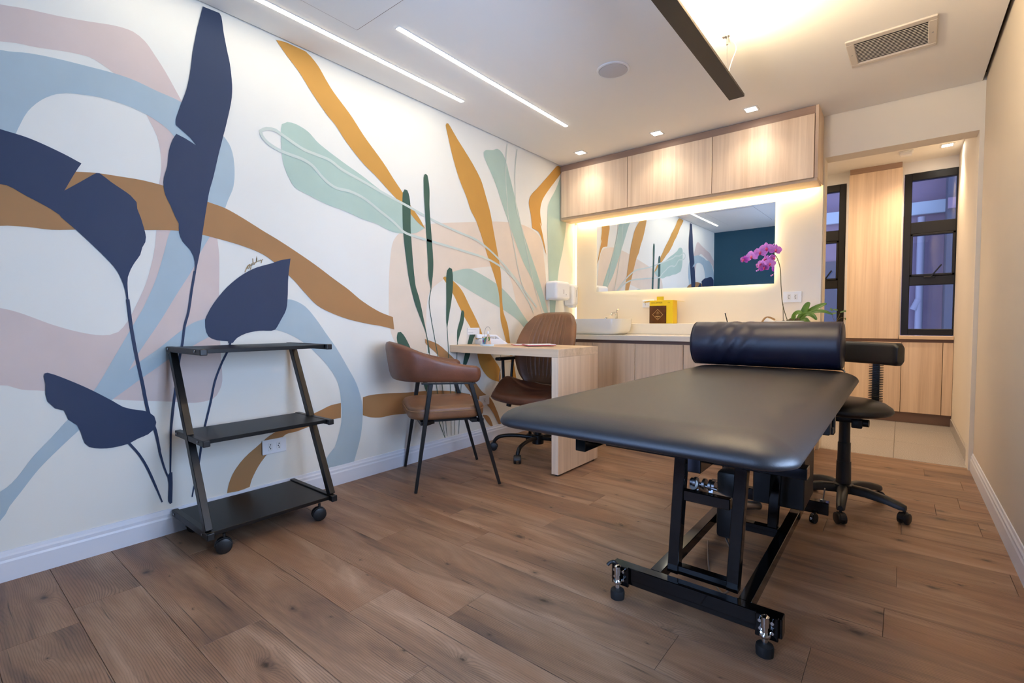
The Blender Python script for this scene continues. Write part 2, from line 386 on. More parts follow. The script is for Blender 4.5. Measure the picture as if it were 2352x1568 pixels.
# mural shapes on the left wall: (name, paint, layer, line width, [y, z in millimetres ...])
MURAL=[
('painted_blob','peach',1,0,[1909,881,1899,1100,1912,1320,1945,1460,2050,1544,2257,1607,2644,1680,2997,1739,3313,1756,3537,1687,3604,1482,3660,1092,3688,692,3160,606,2286,663,1986,767]),
('painted_blob','cream',2,0,[2208,705,2205,893,2210,1038,2239,1143,2324,1211,2488,1293,2715,1348,2984,1371,3120,1285,3170,1162,3221,1023,3306,906,3349,721,3077,606,2543,574]),
('painted_ribbon','pink',1,0,[-147,1931,80,2040,240,2066,296,2081,396,2100,483,2121,566,2143,625,2146,665,2124,700,2078,736,2024,792,1923,862,1801,913,1646,926,1408,922,1346,929,1256,924,1047,924,801,928,659,913,611,887,579,813,569,715,587,514,623,313,680,254,691,198,713,-147,589,-147,1024,207,990,353,925,417,901,470,888,512,887,541,899,572,942,609,1023,643,1113,673,1242,683,1332,699,1535,707,1590,708,1660,696,1739,662,1816,618,1911,556,1950,515,1972,479,1983,413,1975,331,1956,273,1947,236,1936,-50,1860,-147,1779]),
('painted_ribbon','blue',2,0,[-140,1500,-147,1549,-147,1679,-120,1760,-20,1860,100,1910,235,1906,311,1926,391,1938,478,1945,556,1950,619,1948,696,1933,792,1916,894,1871,959,1819,993,1770,1006,1683,999,1589,974,1521,947,1446,890,1334,848,1254,823,1191,750,1060,686,942,604,804,571,737,514,621,408,515,343,448,286,383,238,312,208,268,183,223,-50,120,-147,107,-147,199,-120,250,186,329,284,449,333,506,328,501,374,559,457,666,484,714,519,784,586,917,624,992,675,1121,708,1239,732,1333,783,1451,809,1588,800,1685,757,1760,722,1791,662,1819,597,1834,511,1837,457,1829,409,1818,379,1804,337,1767,300,1714,280,1665,265,1621,246,1565,223,1507,100,1340,-80,1340]),
('painted_ribbon','blue',3,0,[487,659,571,737,618,778,672,819,751,889,811,935,862,955,1002,1014,1144,1047,1251,1058,1291,1052,1348,1022,1406,958,1466,875,1529,789,1605,664,1661,560,1695,425,1680,256,1629,98,1619,50,1438,50,1450,107,1454,108,1447,155,1517,231,1499,206,1518,243,1552,358,1554,470,1534,592,1480,682,1419,752,1343,821,1263,871,1185,899,1069,919,933,892,869,866,802,827,709,772,670,742,616,702,559,657,512,621]),
('painted_ribbon','brown',4,0,[-147,1359,221,1465,317,1501,426,1524,489,1534,559,1537,634,1539,711,1533,796,1520,884,1496,955,1481,1012,1458,1080,1425,1137,1396,1203,1365,1304,1312,1412,1251,1517,1185,1613,1127,1700,1066,1822,1003,1927,969,1936,891,1824,915,1758,924,1610,954,1495,992,1416,1031,1349,1094,1293,1154,1261,1183,1185,1246,1127,1281,1043,1308,944,1328,860,1340,766,1345,697,1338,642,1330,417,1299,351,1289,284,1290,253,1288,216,1283,-147,1133]),
('painted_ribbon','brown',2,0,[936,114,944,156,972,215,1022,271,1080,312,1141,354,1219,387,1284,412,1374,431,1423,445,1487,465,1552,470,1550,384,1448,381,1351,364,1283,351,1226,346,1170,301,1123,256,1085,211,1051,151,1040,116,990,110]),
('painted_ribbon','brown',2,0,[1699,485,1751,492,1880,488,2035,475,2223,466,2451,437,2633,393,2623,312,2407,316,2222,330,2033,337,1911,345,1828,343,1749,356,1697,377]),
('painted_ribbon','brown',4,0,[2190,823,2304,785,2391,728,2544,608,2674,493,2759,402,2866,329,2940,221,2996,100,2968,103,2884,223,2803,301,2707,349,2623,417,2511,531,2390,630,2289,722,2193,795]),
('painted_ribbon','brown',4,0,[2767,216,2829,201,2874,145,2892,99,2855,118,2811,162]),
('painted_ribbon','ochre',3,0,[2360,1247,2385,1261,2464,1231,2549,1169,2629,1059,2711,945,2754,875,2815,743,2905,642,2976,563,2989,488,2979,452,2885,479,2813,522,2743,605,2710,701,2693,818,2644,888,2579,968,2516,1056,2456,1143]),
('painted_leaf','ochre',4,0,[2399,2314,2409,2331,2425,2333,2456,2306,2515,2250,2590,2187,2684,2103,2765,2012,2815,1910,2866,1795,2909,1644,2990,1350,3002,1228,3021,1032,3079,908,3114,750,3148,640,3188,476,3230,277,3187,237,3147,358,3117,629,3068,751,3029,846,2991,945,2982,1044,2964,1177,2909,1307,2855,1410,2713,1690,2649,1768,2603,1857,2542,1951,2498,2036,2455,2140,2427,2225]),
('painted_leaf','ochre',4,0,[1219,2375,1264,2385,1364,2385,1379,2384,1408,2369,1450,2335,1493,2280,1537,2231,1646,2136,1734,2043,1870,1920,1947,1838,2016,1769,2082,1696,2150,1631,2203,1565,2137,1599,2063,1655,1980,1710,1901,1764,1814,1826,1722,1883,1615,1974,1543,2053,1498,2088,1405,2183,1340,2260,1270,2323]),
('painted_leaf','sage',3,0,[1235,1934,1241,1960,1270,1980,1318,1983,1383,1964,1441,1921,1565,1865,1720,1805,1856,1746,2015,1703,2112,1654,2200,1570,2110,1523,1942,1506,1810,1539,1706,1553,1588,1580,1487,1595,1358,1631,1303,1650,1272,1694,1246,1756,1236,1837]),
('painted_line','pale',5,0.016,[1283,1815,1236,1820,1206,1828,1162,1846,1137,1872,1132,1892,1163,1914,1208,1919,1234,1908,1284,1888,1356,1862,1441,1853,1512,1843,1576,1813,1730,1772,1900,1727,2063,1688,2254,1638,2493,1592,2738,1547,2995,1423,3251,1246,3484,1068]),
('painted_line','pale',5,0.016,[1283,1815,1355,1807,1405,1788,1448,1750,1491,1719,1546,1698,1629,1698,1728,1675,1833,1624,1943,1569,2025,1518,2141,1500,2550,1460,2889,1413,3163,1295,3438,1040]),
('painted_line','pale',5,0.01,[3078,2377,3064,2244,3058,2101,3076,1926,3094,1774,3142,1637,3252,1301,3438,1009]),
('painted_line','pale',5,0.01,[3208,2368,3184,2226,3179,2031,3202,1865,3283,1706,3438,1276,3570,1011]),
('painted_leaf','sage',3,0,[2795,2231,2821,2256,2904,2279,2958,2303,3012,2289,3059,2242,3106,2135,3183,1959,3293,1698,3531,1299,3663,1022,3602,1021,3508,1176,3395,1330,3286,1451,3029,1858,2938,2016,2868,2114,2800,2199]),
('painted_leaf','sage',4,0,[2378,1259,2457,1296,2615,1333,2714,1316,2983,1221,3160,1111,3285,998,3394,906,3328,867,3200,958,3001,1044,2713,1142,2549,1203,2457,1236]),
('painted_leaf','sage',3,0,[3882,2321,3786,2160,3666,1998,3652,1867,3652,1761,3674,1330,3695,1013,3774,1014,3839,1423,3914,1635,3967,1889,3936,2007]),
('painted_leaf','ochre',4,0,[3802,2376,3822,2385,3882,2385,3883,2343,3802,2257,3658,2118,3565,2008,3538,1912,3565,1785,3534,1819,3577,1715,3636,1542,3603,1594,3577,1653,3523,1726,3471,1743,3420,1751,3399,1862,3371,1958,3399,2027,3498,2111,3658,2250]),
('painted_leaf','green',5,0,[2016,1769,2031,1793,2053,1791,2070,1752,2078,1686,2079,1526,2112,1188,2144,1098,2182,955,2213,830,2227,767,2233,725,2220,726,2201,852,2155,955,2104,1066,2067,1185,2050,1264,2016,1517,2012,1646]),
('painted_stem','green',5,0.006,[2227,746,2233,704,2287,509,2370,112]),
('painted_leaf','green',5,0,[2192,1903,2198,1924,2211,1934,2227,1926,2243,1835,2242,1716,2256,1551,2272,1354,2268,1270,2257,1196,2250,1144,2242,1185,2226,1257,2222,1349,2199,1708,2194,1786]),
('painted_stem','green',5,0.006,[2250,1165,2231,1081,2237,1018,2277,829,2310,684,2351,448,2388,120]),
('painted_leaf','green',5,0,[2424,1325,2450,1317,2458,1263,2453,1153,2424,1011,2397,891,2389,934,2391,1096,2392,1237,2400,1302]),
('painted_stem','green',5,0.006,[2395,912,2406,771,2408,628,2426,440,2430,117]),
('painted_leaf','green',5,0,[2559,1024,2571,1007,2563,934,2530,856,2506,800,2497,778,2495,823,2499,878,2531,967,2543,1018]),
('painted_stem','green',5,0.006,[2500,801,2494,712,2489,600,2471,379,2464,115]),
('painted_leaf','green',5,0,[1955,837,1964,872,1988,874,2025,835,2062,774,2138,648,2204,538,2223,447,2196,466,2163,542,2085,641,1986,752,1969,778]),
('painted_leaf','green',5,0,[2599,763,2617,810,2632,847,2664,859,2697,846,2671,814,2649,761,2630,692,2612,655,2583,607,2554,612,2559,649,2577,702]),
('painted_stem','green',5,0.006,[2544,608,2526,372,2504,115]),
('painted_stem','green',5,0.006,[2303,260,2367,113]),
('painted_leaf','navy',6,0,[887,2377,925,2379,956,2381,964,2368,973,2294,985,2224,996,2167,1003,2093,1004,2052,999,1995,977,1890,959,1816,934,1713,913,1619,892,1539,881,1476,861,1353,849,1268,838,1213,827,1158,822,1158,825,1212,821,1238,807,1267,779,1300,767,1337,767,1377,767,1377,753,1407,738,1450,720,1491,714,1528,716,1567,730,1621,738,1688,754,1743,768,1770,802,1760,844,1741,820,1769,792,1790,767,1808,767,1831,792,1916,811,1975,827,2053,841,2156,862,2270,879,2343]),
('painted_stem','navy',6,0.01,[825,1171,811,1090,794,982,778,922,767,842,754,776,736,644,723,546,713,449,710,371,709,344,706,253]),
('painted_stem','navy',6,0,[692,270,698,226,695,145,702,131,710,134,714,222,714,272,704,271,699,263]),
('painted_leaf','navy',6,0,[-130,1500,-130,1620,-20,1660,226,1626,301,1615,389,1585,444,1560,426,1524,391,1444,438,1487,489,1534,498,1535,534,1508,596,1467,616,1443,618,1415,629,1380,642,1322,641,1332,645,1301,642,1279,631,1256,623,1224,604,1191,588,1158,578,1127,576,1078,578,1028,572,1028,566,1077,557,1113,543,1149,521,1183,471,1243,422,1297,380,1339,374,1349,350,1367,287,1402,220,1431,-50,1290]),
('painted_stem','navy',6,0.012,[575,1034,584,917,598,798,616,676,633,553,655,472,669,380,669,374,684,300,696,258]),
('painted_leaf','navy',6,0,[1271,1273,1257,1175,1251,1066,1242,1004,1213,949,1182,899,1163,894,1104,895,1040,883,998,862,985,848,978,838,958,838,958,847,907,854,873,873,861,914,861,949,875,983,898,1025,951,1097,1019,1162,1089,1207,1178,1241,1216,1258]),
('painted_stem','navy',6,0.009,[968,842,954,799,930,751,896,662,874,560,850,462,832,371,819,288,795,175,788,138]),
('painted_leaf','navy',7,0,[315,746,323,748,356,731,437,677,514,616,547,587,572,575,633,554,654,531,660,504,655,478,630,457,594,445,563,430,509,424,471,428,435,442,422,460,412,503,402,534,376,562,365,598,340,610,320,639,315,667,316,707,312,735]),
('painted_stem','navy',6,0.009,[562,433,596,376,622,315,653,217,673,148]),
('signature','sig',6,0.0035,[1041,1183,1047,1197,1053,1211,1058,1218,1065,1224,1069,1219,1071,1214,1068,1198]),
('signature','sig',6,0.0035,[1065,1220,1064,1212,1059,1203,1055,1202,1053,1205,1057,1215,1064,1223]),
('signature','sig',6,0.0035,[1071,1219,1079,1223,1082,1228,1077,1229,1072,1225,1073,1219,1080,1224]),
('signature','sig',6,0.0035,[1080,1254,1081,1239,1081,1224,1086,1225,1089,1230,1086,1234,1081,1231]),
('signature','sig',6,0.0035,[1089,1235,1094,1234,1097,1241,1100,1254,1099,1267,1098,1254,1100,1240,1103,1241,1107,1243,1109,1248,1113,1244,1117,1251,1121,1247,1129,1255]),
('signature','sig',6,0.0035,[1123,1249,1122,1243,1120,1235]),
]

# ================================================================== ROOM SHELL
H = 2.39; XR = 2.89; YB = 4.13; YR = -.15; Y2 = 5.71
# floor: sub floor with every plank its own piece
floor = struct('floor', bx(-.05, XR+.05, YR-.05, YB+.06, -.06, -.006), 'floorbase')
PW, PL = .1840, 1.2335
known = {-1: .425, 0: .966, 1: .30, 2: 1.15, 3: 1.42, 4: .79, 5: 1.106, 6: .835, 7: 1.265, 8: .55, 9: 1.295}
row = -6
while True:
    y0 = .49+row*PW; y1 = y0+PW
    if y0 > YB+.05: break
    ya, yb = max(y0, YR), min(y1, YB+.055)
    row += 1
    if yb-ya < .01: continue
    s = known.get(row-1, random.uniform(0, PL)); xs = [s-2*PL]
    while xs[-1] < XR: xs.append(xs[-1]+PL)
    for a in xs:
        x0, x1 = max(a, 0), min(a+PL, XR)
        if x1-x0 < .02: continue
        g = .0005
        hz = random.uniform(-.0004, .0004)
        bm = B(); cx, cy = (x0+x1)/2, (ya+yb)/2
        box(bm, x0-cx+g, x1-cx-g, ya-cy+g, yb-cy-g, -.006, hz, .0007, 1)
        o = obj('plank', bm, 'plank', floor); o.location = (cx, cy, 0)
# corridor tiles
f2 = struct('floor_corridor', bx(.4, XR+.05, YB+.06, Y2+.1, -.06, -.004), 'grout')
for i in range(-4, 2):
    for j in range(3):
        x0 = 2.50+.6*i; y0 = YB+.062+.6*j; x1 = min(x0+.6, XR+.04); y1 = min(y0+.6, Y2+.09)
        if x1-x0 < .02 or x0 < .3: x0 = max(x0, .42)
        if x1-x0 < .02: continue
        obj('tile', bx(x0+.001, x1-.001, y0+.001, y1-.001, -.02, 0, .0012, 1), 'tile', f2)
# ceiling slab stops short of the side walls, a shadow gap above it
ceil = struct('ceiling', bx(.014, XR-.018, YR+.01, YB-.004, H, H+.03), 'ceil')
struct('trim_1', bx(0, XR, YR, YB, H+.05, H+.08), 'gap')
ceil2 = struct('ceiling_corridor', bx(.4, XR+.05, YB+.15, Y2+.2, H, H+.08), 'ceil')
# left wall with the mural
wl = struct('wall_left', bx(-.12, 0, YR-.1, YB+.15, 0, H+.06), 'wall')
LAY = .0006
def curve_pts(flat, closed):
    pts = [Vector((flat[i]/1000, flat[i+1]/1000)) for i in range(0, len(flat), 2)]
    n = len(pts)
    out = []; rng = range(n if closed else n-1)
    def corner(i):
        if not closed and (i == 0 or i == n-1): return True
        a = pts[i]-pts[i-1]; b = pts[(i+1) % n]-pts[i]
        if a.length < 1e-6 or b.length < 1e-6: return True
        return a.angle(b) > R(62) or pts[i].x < -.3
    cs = [corner(i) for i in range(n)]
    for i in rng:
        p1, p2 = pts[i], pts[(i+1) % n]
        L = (p2-p1).length
        a = pts[i-1] if (closed or i > 0) else p1; d = pts[(i+2) % n] if (closed or i+2 < n) else p2
        t1 = (p2-p1) if cs[i] else (p2-a)*(L/max(1e-6, (p1-a).length+L))
        t2 = (p2-p1) if cs[(i+1) % n] else (d-p1)*(L/max(1e-6, (d-p2).length+L))
        k = max(1, min(10, int(L/.018)))
        for j in range(k):
            t = j/k; out.append((2*t**3-3*t*t+1)*p1+(t**3-2*t*t+t)*t1+(-2*t**3+3*t*t)*p2+(t**3-t*t)*t2)
    if not closed: out.append(pts[-1])
    return out
for i, (nm, colr, lay, wd, flat) in enumerate(MURAL):
    x = LAY*lay+.00004*(i % 9)
    bm = B()
    if wd == 0:
        p = curve_pts(flat, True); q = []
        for v in p:
            if not q or (v-q[-1]).length > .0015: q.append(v)
        vs = [bm.verts.new((x, min(max(v.x, YR), YB), min(v.y, H-.002))) for v in q]
        for t in tessellate_polygon([[Vector((v.x, v.y, 0)) for v in q]]):
            try: bm.faces.new([vs[k] for k in t])
            except ValueError: pass
    else:
        p = curve_pts(flat, False); nn = []
        for k in range(len(p)):
            d = p[min(k+1, len(p)-1)]-p[max(k-1, 0)]; d.normalize(); nn.append(Vector((-d.y, d.x)))
        n = len(p); vs = []
        for k in range(n):
            w = wd/2*(1 if wd > .012 or nm == 'signature' else (.55+.45*min(1, (n-1-k)/(n*.3))))
            vs.append((bm.verts.new((x, p[k].x+nn[k].x*w, p[k].y+nn[k].y*w)), bm.verts.new((x, p[k].x-nn[k].x*w, p[k].y-nn[k].y*w))))
        for k in range(n-1): bm.faces.new((vs[k][0], vs[k][1], vs[k+1][1], vs[k+1][0]))
    for f in bm.faces:
        f.normal_update()
        if f.normal.x < 0: f.normal_flip()
    me = bpy.data.meshes.new(nm); bm.to_mesh(me); bm.free()
    link(nm, me, 'p_'+colr, wl)
# right wall
wr = B()
box(wr, XR, XR+.14, YR-.1, .48, 0, H+.06); box(wr, XR, XR+.14, 1.63, YB, 0, H+.06)
box(wr, XR, XR+.14, .48, 1.63, 0, .55); box(wr, XR, XR+.14, .48, 1.63, 1.8, H+.06)
struct('wall_right', wr, 'wall_tan')
w3 = B()
for a in (.48, 1.03, 1.59): box(w3, XR+.05, XR+.09, a, a+.04, .55, 1.8)
box(w3, XR+.05, XR+.09, .48, 1.63, .55, .59); box(w3, XR+.05, XR+.09, .48, 1.63, 1.76, 1.8)
w3 = struct('added_window', w3, 'blackmetal')  # unseen window, added as an opening for the cool fill lamp
for a in (.52, 1.07): obj('pane', bx(XR+.067, XR+.071, a+.003, a+.507, .593, 1.757), 'glass', w3)
# rear wall, teal, with an unseen glazed door added to let the cool fill in
bm = B(); ya = YR-.12
box(bm, -.1, 1.12, ya, YR, 0, H+.06); box(bm, 2.12, XR+.14, ya, YR, 0, H+.06); box(bm, 1.12, 2.12, ya, YR, 2.14, H+.06)
struct('wall_rear', bm, 'teal')
d1 = B()
for a in (1.12, 1.60, 2.08): box(d1, a, a+.04, ya+.03, ya+.07, .001, 2.14)
box(d1, 1.16, 2.08, ya+.03, ya+.07, .001, .06); box(d1, 1.16, 2.08, ya+.03, ya+.07, 2.10, 2.14)
d1 = struct('added_door', d1, 'blackmetal')
for a in (1.16, 1.64): obj('pane', bx(a+.001, a+.439, ya+.047, ya+.052, .061, 2.099), 'glass', d1)
# back wall: solid part behind the counter, header and right jamb
wb = B()
box(wb, 0, 2.072, YB, YB+.15, 0, H+.06)
box(wb, 2.072, 2.868, YB, YB+.15, 2.10, H+.06)
box(wb, 2.868, XR+.14, YB, YB+.15, 0, H+.06)
struct('wall_back', wb, 'wall_warm')
struct('wall_corridor', bx(2.885, XR+.14, YB+.15, Y2+.2, 0, H+.06), 'wall_warm')
struct('wall_corridor_left', bx(.3, .4, YB+.15, Y2+.2, 0, H+.06), 'wall_warm')
# baseboards with moulded profile
def baseboard(name, x, sgn, y0, y1, skip=None):
    prof = [(0, 0), (.013, 0), (.013, .070), (.010, .078), (.010, .090), (.006, .097), (.004, .109), (0, .110)]
    bm = B(); loft(bm, [[Vector((x+sgn*a, y, z)) for a, z in prof] for y in (y0, y1)])
    return struct(name, bm, 'base')
baseboard('baseboard_left', .0, 1, YR, 3.6)
baseboard('baseboard_right', XR, -1, YR, YB)
struct('baseboard_rear', bx(.014, 1.118, YR, YR+.013, 0, .11, .003, 1), 'base')
struct('baseboard_corridor', bx(2.873, 2.885, YB+.152, Y2-.06, 0, .085, .002, 1), 'tile')

# ------------------------------------------------------------------ corridor back wall, windows, facade beyond
wc = B(); yw = Y2+.09
box(wc, .4, 1.45, yw, yw+.12, 0, H+.06); box(wc, 2.075, 2.516, yw, yw+.12, 0, H+.06)
box(wc, 1.45, 2.075, yw, yw+.12, 0, .80); box(wc, 1.45, 2.075, yw, yw+.12, 2.285, H+.06)
box(wc, 2.516, XR+.1, yw, yw+.12, 0, .80); box(wc, 2.516, XR+.1, yw, yw+.12, 2.285, H+.06)
struct('wall_corridor_back', wc, 'whitem')
def corridor_window(name, xa, xb, latch_x):
    t = 0; y0, y1 = yw-.01, yw+.05; zs = [(.865, 1.262), (1.345, 1.73), (1.835, 2.21)]
    bm = B()
    box(bm, xa, xa+.055, y0, y1, .805, 2.282, .004, 1); box(bm, xb-.055, xb, y0, y1, .805, 2.282, .004, 1)
    box(bm, xa+.05, xb-.05, y0, y1, .805, .865, .004, 1); box(bm, xa+.05, xb-.05, y0, y1, 2.215, 2.282, .004, 1)
    for a, b_ in ((1.262, 1.345), (1.73, 1.835)): box(bm, xa+.05, xb-.05, y0-.004, y1, a, b_, .004, 1)
    w = struct(name, bm, 'blackmetal')
    sash = B(); s = .018
    xa2, xb2 = xa+.052, xb-.052
    for (u0, u1, v0, v1) in ((xa2, xa2+s, 1.345, 1.73), (xb2-s, xb2, 1.345, 1.73), (xa2, xb2, 1.345, 1.345+s), (xa2, xb2, 1.73-s, 1.73)):
        box(sash, u0, u1, y0-.008, y1-.02, v0, v1, .002, 1)
    obj('sash', sash, 'blackmetal', w)
    for a, b_ in zs: obj('pane', bx(xa+.052, xb-.052, yw+.018, yw+.023, a-.002, b_+.006), 'glass', w)
    la = B(); beam(la, (latch_x, y0-.012, 1.335), (latch_x+.07, y0-.02, 1.44), .018, .010, bev=.002); box(la, latch_x-.05, latch_x+.03, y0-.015, y0-.004, 1.325, 1.343, .003, 1)
    obj('latch', la, 'blackmetal', w)
    return w
corridor_window('window_1', 1.47, 2.073, 1.9)
corridor_window('window_2', 2.518, 2.93, 2.72)
struct('window_sill_1', bx(2.508, 2.884, Y2-.012, yw, .770, .802, .003, 1), 'lamx')
struct('window_sill_2', bx(1.44, 2.094, Y2-.012, yw, .770, .802, .003, 1), 'lamx')
# wooden pilaster and low cupboards under the windows
t = thing('wood_pilaster', 'tall oak laminate pilaster between the two corridor windows', 'pilaster', (2.30, Y2, 0))
obj('panel', bx(2.102, 2.502, Y2, yw, .772, 2.335, .002, 1), 'lam', t, world=True)
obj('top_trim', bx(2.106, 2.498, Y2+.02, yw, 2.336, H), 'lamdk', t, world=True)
t = thing('corridor_cupboard', 'low oak laminate cupboard run under the corridor windows', 'cupboard', (2.3, Y2, 0))
obj('body', bx(1.02, 2.883, Y2+.022, yw-.002, .09, .768), 'gola', t, world=True)
obj('plinth', bx(1.02, 2.883, Y2+.045, yw-.01, 0, .089), 'gola', t, world=True)
for a, b_ in ((1.02, 1.50), (1.504, 2.098), (2.102, 2.528), (2.532, 2.812), (2.816, 2.883)):
    obj('door', bx(a, b_, Y2, Y2+.02, .10, .742, .0015, 1), 'lam', t, world=True)
# facade beyond the glass
t = thing('neighbouring_facade', 'mauve neighbouring building facade seen through the corridor windows', 'building', (2, 9.4, 0))
obj('wall', bx(-6, 2.98, 9.4, 9.7, -3, 9), 'facade', t, world=True)
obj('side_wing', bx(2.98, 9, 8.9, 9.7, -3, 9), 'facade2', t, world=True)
obj('ledge_band', bx(-6, 2.978, 9.33, 9.399, 2.50, 2.68), 'facband', t, world=True)
obj('ledge_band', bx(2.98, 9, 8.84, 8.899, 2.46, 2.60), 'facade', t, world=True)
bm = B(); cyl(bm, (2.72, 9.28, -3), (2.72, 9.28, 2.45), .045); cyl(bm, (2.66, 9.28, 1.1), (2.72, 9.28, 1.25), .05); obj('downpipe', bm, 'pipe', t, True, world=True)
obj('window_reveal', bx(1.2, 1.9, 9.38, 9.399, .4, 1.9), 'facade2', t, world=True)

# ================================================================== CEILING FITTINGS
def led_strip(x, y0, y1, label):
    t = thing('light_strip', label, 'light', (x, (y0+y1)/2, H), 0, 'recessed ceiling light strips')
    obj('channel', bx(x-.017, x+.017, y0-.003, y1+.003, H-.0025, H-.0005), 'whitem', t, world=True)
    obj('diffuser', bx(x-.013, x+.013, y0, y1, H-.005, H-.0026, .001, 1), 'led', t, world=True)
led_strip(.232, .45, 2.335, 'glowing linear ceiling light closest to the mural wall')
led_strip(.548, 1.56, 3.108, 'glowing linear ceiling light further from the mural wall')
for x, lab in ((.337, 'square recessed downlight nearest the mural wall'), (1.016, 'square recessed downlight above the middle cabinet door'), (1.685, 'square recessed downlight nearest the hanging bar lamp')):
    t = thing('downlight', lab, 'downlight', (x, 3.665, H), 0, 'downlights in front of the wall cabinet')
    bm = B()
    for (a, b_, c, d) in ((-.046, .046, -.046, -.034), (-.046, .046, .034, .046), (-.046, -.034, -.034, .034), (.034, .046, -.034, .034)):
        box(bm, a, b_, c, d, -.004, -.0005, .001, 1)
    obj('trim_ring', bm, 'whitem', t)
    obj('lens', bx(-.034, .034, -.034, .034, -.0022, -.0006), 'ledspot', t)
t = thing('downlight', 'square recessed downlight in the corridor ceiling by the window', 'downlight', (2.786, 5.43, H))
bm = B()
for (a, b_, c, d) in ((-.046, .046, -.046, -.034), (-.046, .046, .034, .046), (-.046, -.034, -.034, .034), (.034, .046, -.034, .034)):
    box(bm, a, b_, c, d, -.004, -.0005, .001, 1)
obj('trim_ring', bm, 'whitem', t); obj('lens', bx(-.034, .034, -.034, .034, -.0022, -.0006), 'ledspot', t)
t = thing('smoke_detector', 'small white detector on the corridor ceiling beside the pilaster', 'detector', (2.52, 5.42, H))
obj('body', bx(-.04, .04, -.035, .035, -.035, -.0005, .008, 2), 'white', t, True)
obj('base_plate', bx(-.05, .05, -.045, .045, -.008, -.0004, .002, 1), 'white', t)
# round speaker
t = thing('ceiling_speaker', 'round white ceiling speaker with fine mesh grille', 'speaker', (1.19, 2.595, H))
bm = B(); lathe(bm, [(.088, -.0005), (.094, -.001), (.094, -.006), (.088, -.009), (.082, -.008), (.080, -.0005)], n=56); obj('rim', bm, 'whitem', t, True)
bm = B(); lathe(bm, [(.0, -.0006), (.079, -.0006), (.0795, -.008), (.06, -.0105), (.001, -.012)], n=56); obj('grille', bm, 'grille', t, True)
# air vent
t = thing('air_vent', 'white rectangular ceiling air vent with long slats', 'vent', (2.445, 3.262, H), R(-1.5))
bm = B(); ox, oy, ix, iy = .183, .165, .148, .128
for (a, b_, c, d) in ((-ox, ox, -oy, -iy), (-ox, ox, iy, oy), (-ox, -ix, -iy, iy), (ix, ox, -iy, iy)):
    box(bm, a, b_, c, d, -.010, -.0006, .003, 1)
obj('frame', bm, 'ventw', t)
obj('backing', bx(-ix, ix, -iy, iy, -.0012, -.0004), 'dark', t)
sl = None
for k in range(15):
    bm = B(); y = -iy+.0085+k*(2*iy-.017)/14
    beam(bm, (-ix, y, -.0062), (ix, y, -.0062), .0062, .0014)
    bm.transform(Matrix.Translation((0, y, -.0062)) @ Matrix.Rotation(R(12), 4, 'X') @ Matrix.Translation((0, -y, .0062)))
    obj('slat', bm, 'ventw', t)
for s in (-1, 1):
    bm = B(); cyl(bm, (s*.166, 0, -.0115), (s*.166, 0, -.009), .004, n=12); obj('screw', bm, 'steel', t)
# access hatch
t = thing('ceiling_hatch', 'flush rectangular access hatch in the ceiling above the shelf trolley', 'hatch', (.67, 1.05, H))
obj('panel', bx(.377, .967, .41, 1.443, H-.003, H-.0005, .001, 1), 'ceil', t, world=True)
bm = B()
for (a, b_, c, d) in ((.374, .970, .407, .410), (.374, .970, 1.443, 1.446), (.374, .377, .41, 1.443), (.967, .970, .41, 1.443)): box(bm, a, b_, c, d, H-.0012, H-.0004)
obj('joint', bm, 'gola', t, world=True)
# pendant bar
t = thing('pendant_lamp', 'dark bronze bar lamp hanging under the ceiling, lit from above', 'lamp', (1.796, 1.9, 2.145))
obj('housing', bx(1.757, 1.835, .95, 2.856, 2.145, 2.160, .001, 1), 'bronze', t, world=True)
bm = B(); box(bm, 1.757, 1.760, .95, 2.856, 2.1605, 2.245); obj('added_light_lip', bm, 'bronze', t, world=True)  # unseen lip, added to keep the up-light off the ceiling to its left
bm = B(); beam(bm, (1.815, 1.35, 2.173), (1.815, 2.52, 2.173), .030, .004)
bm.transform(Matrix.Translation((1.815, 0, 2.173)) @ Matrix.Rotation(R(30), 4, 'Y') @ Matrix.Translation((-1.815, 0, -2.173))); obj('diffuser', bm, 'ledpend', t, world=True)
for y in (2.66, 1.15):
    f = B(); box(f, 1.784, 1.808, y-.012, y+.012, H-.008, H-.0005, .002, 1); cyl(f, (1.796, y, H-.008), (1.796, y, H-.045), .005, n=12); box(f, 1.776, 1.790, y-.02, y-.002, H-.010, H-.0005)
    c = obj('ceiling_clip', f, 'chrome', t, True, world=True)
    f = B(); cyl(f, (1.796, y, H-.045), (1.796, y, 2.16), .0009, n=6); obj('suspension_wire', f, 'steel', c, world=True)
f = B(); tube(f, cr([(1.80, 2.665, H-.004), (1.822, 2.67, H-.03), (1.842, 2.65, H-.085), (1.826, 2.64, H-.14), (1.805, 2.66, H-.185), (1.80, 2.665, 2.162)], 8), .0018, 8)
obj('power_cable', f, 'glassy', t, True, world=True)

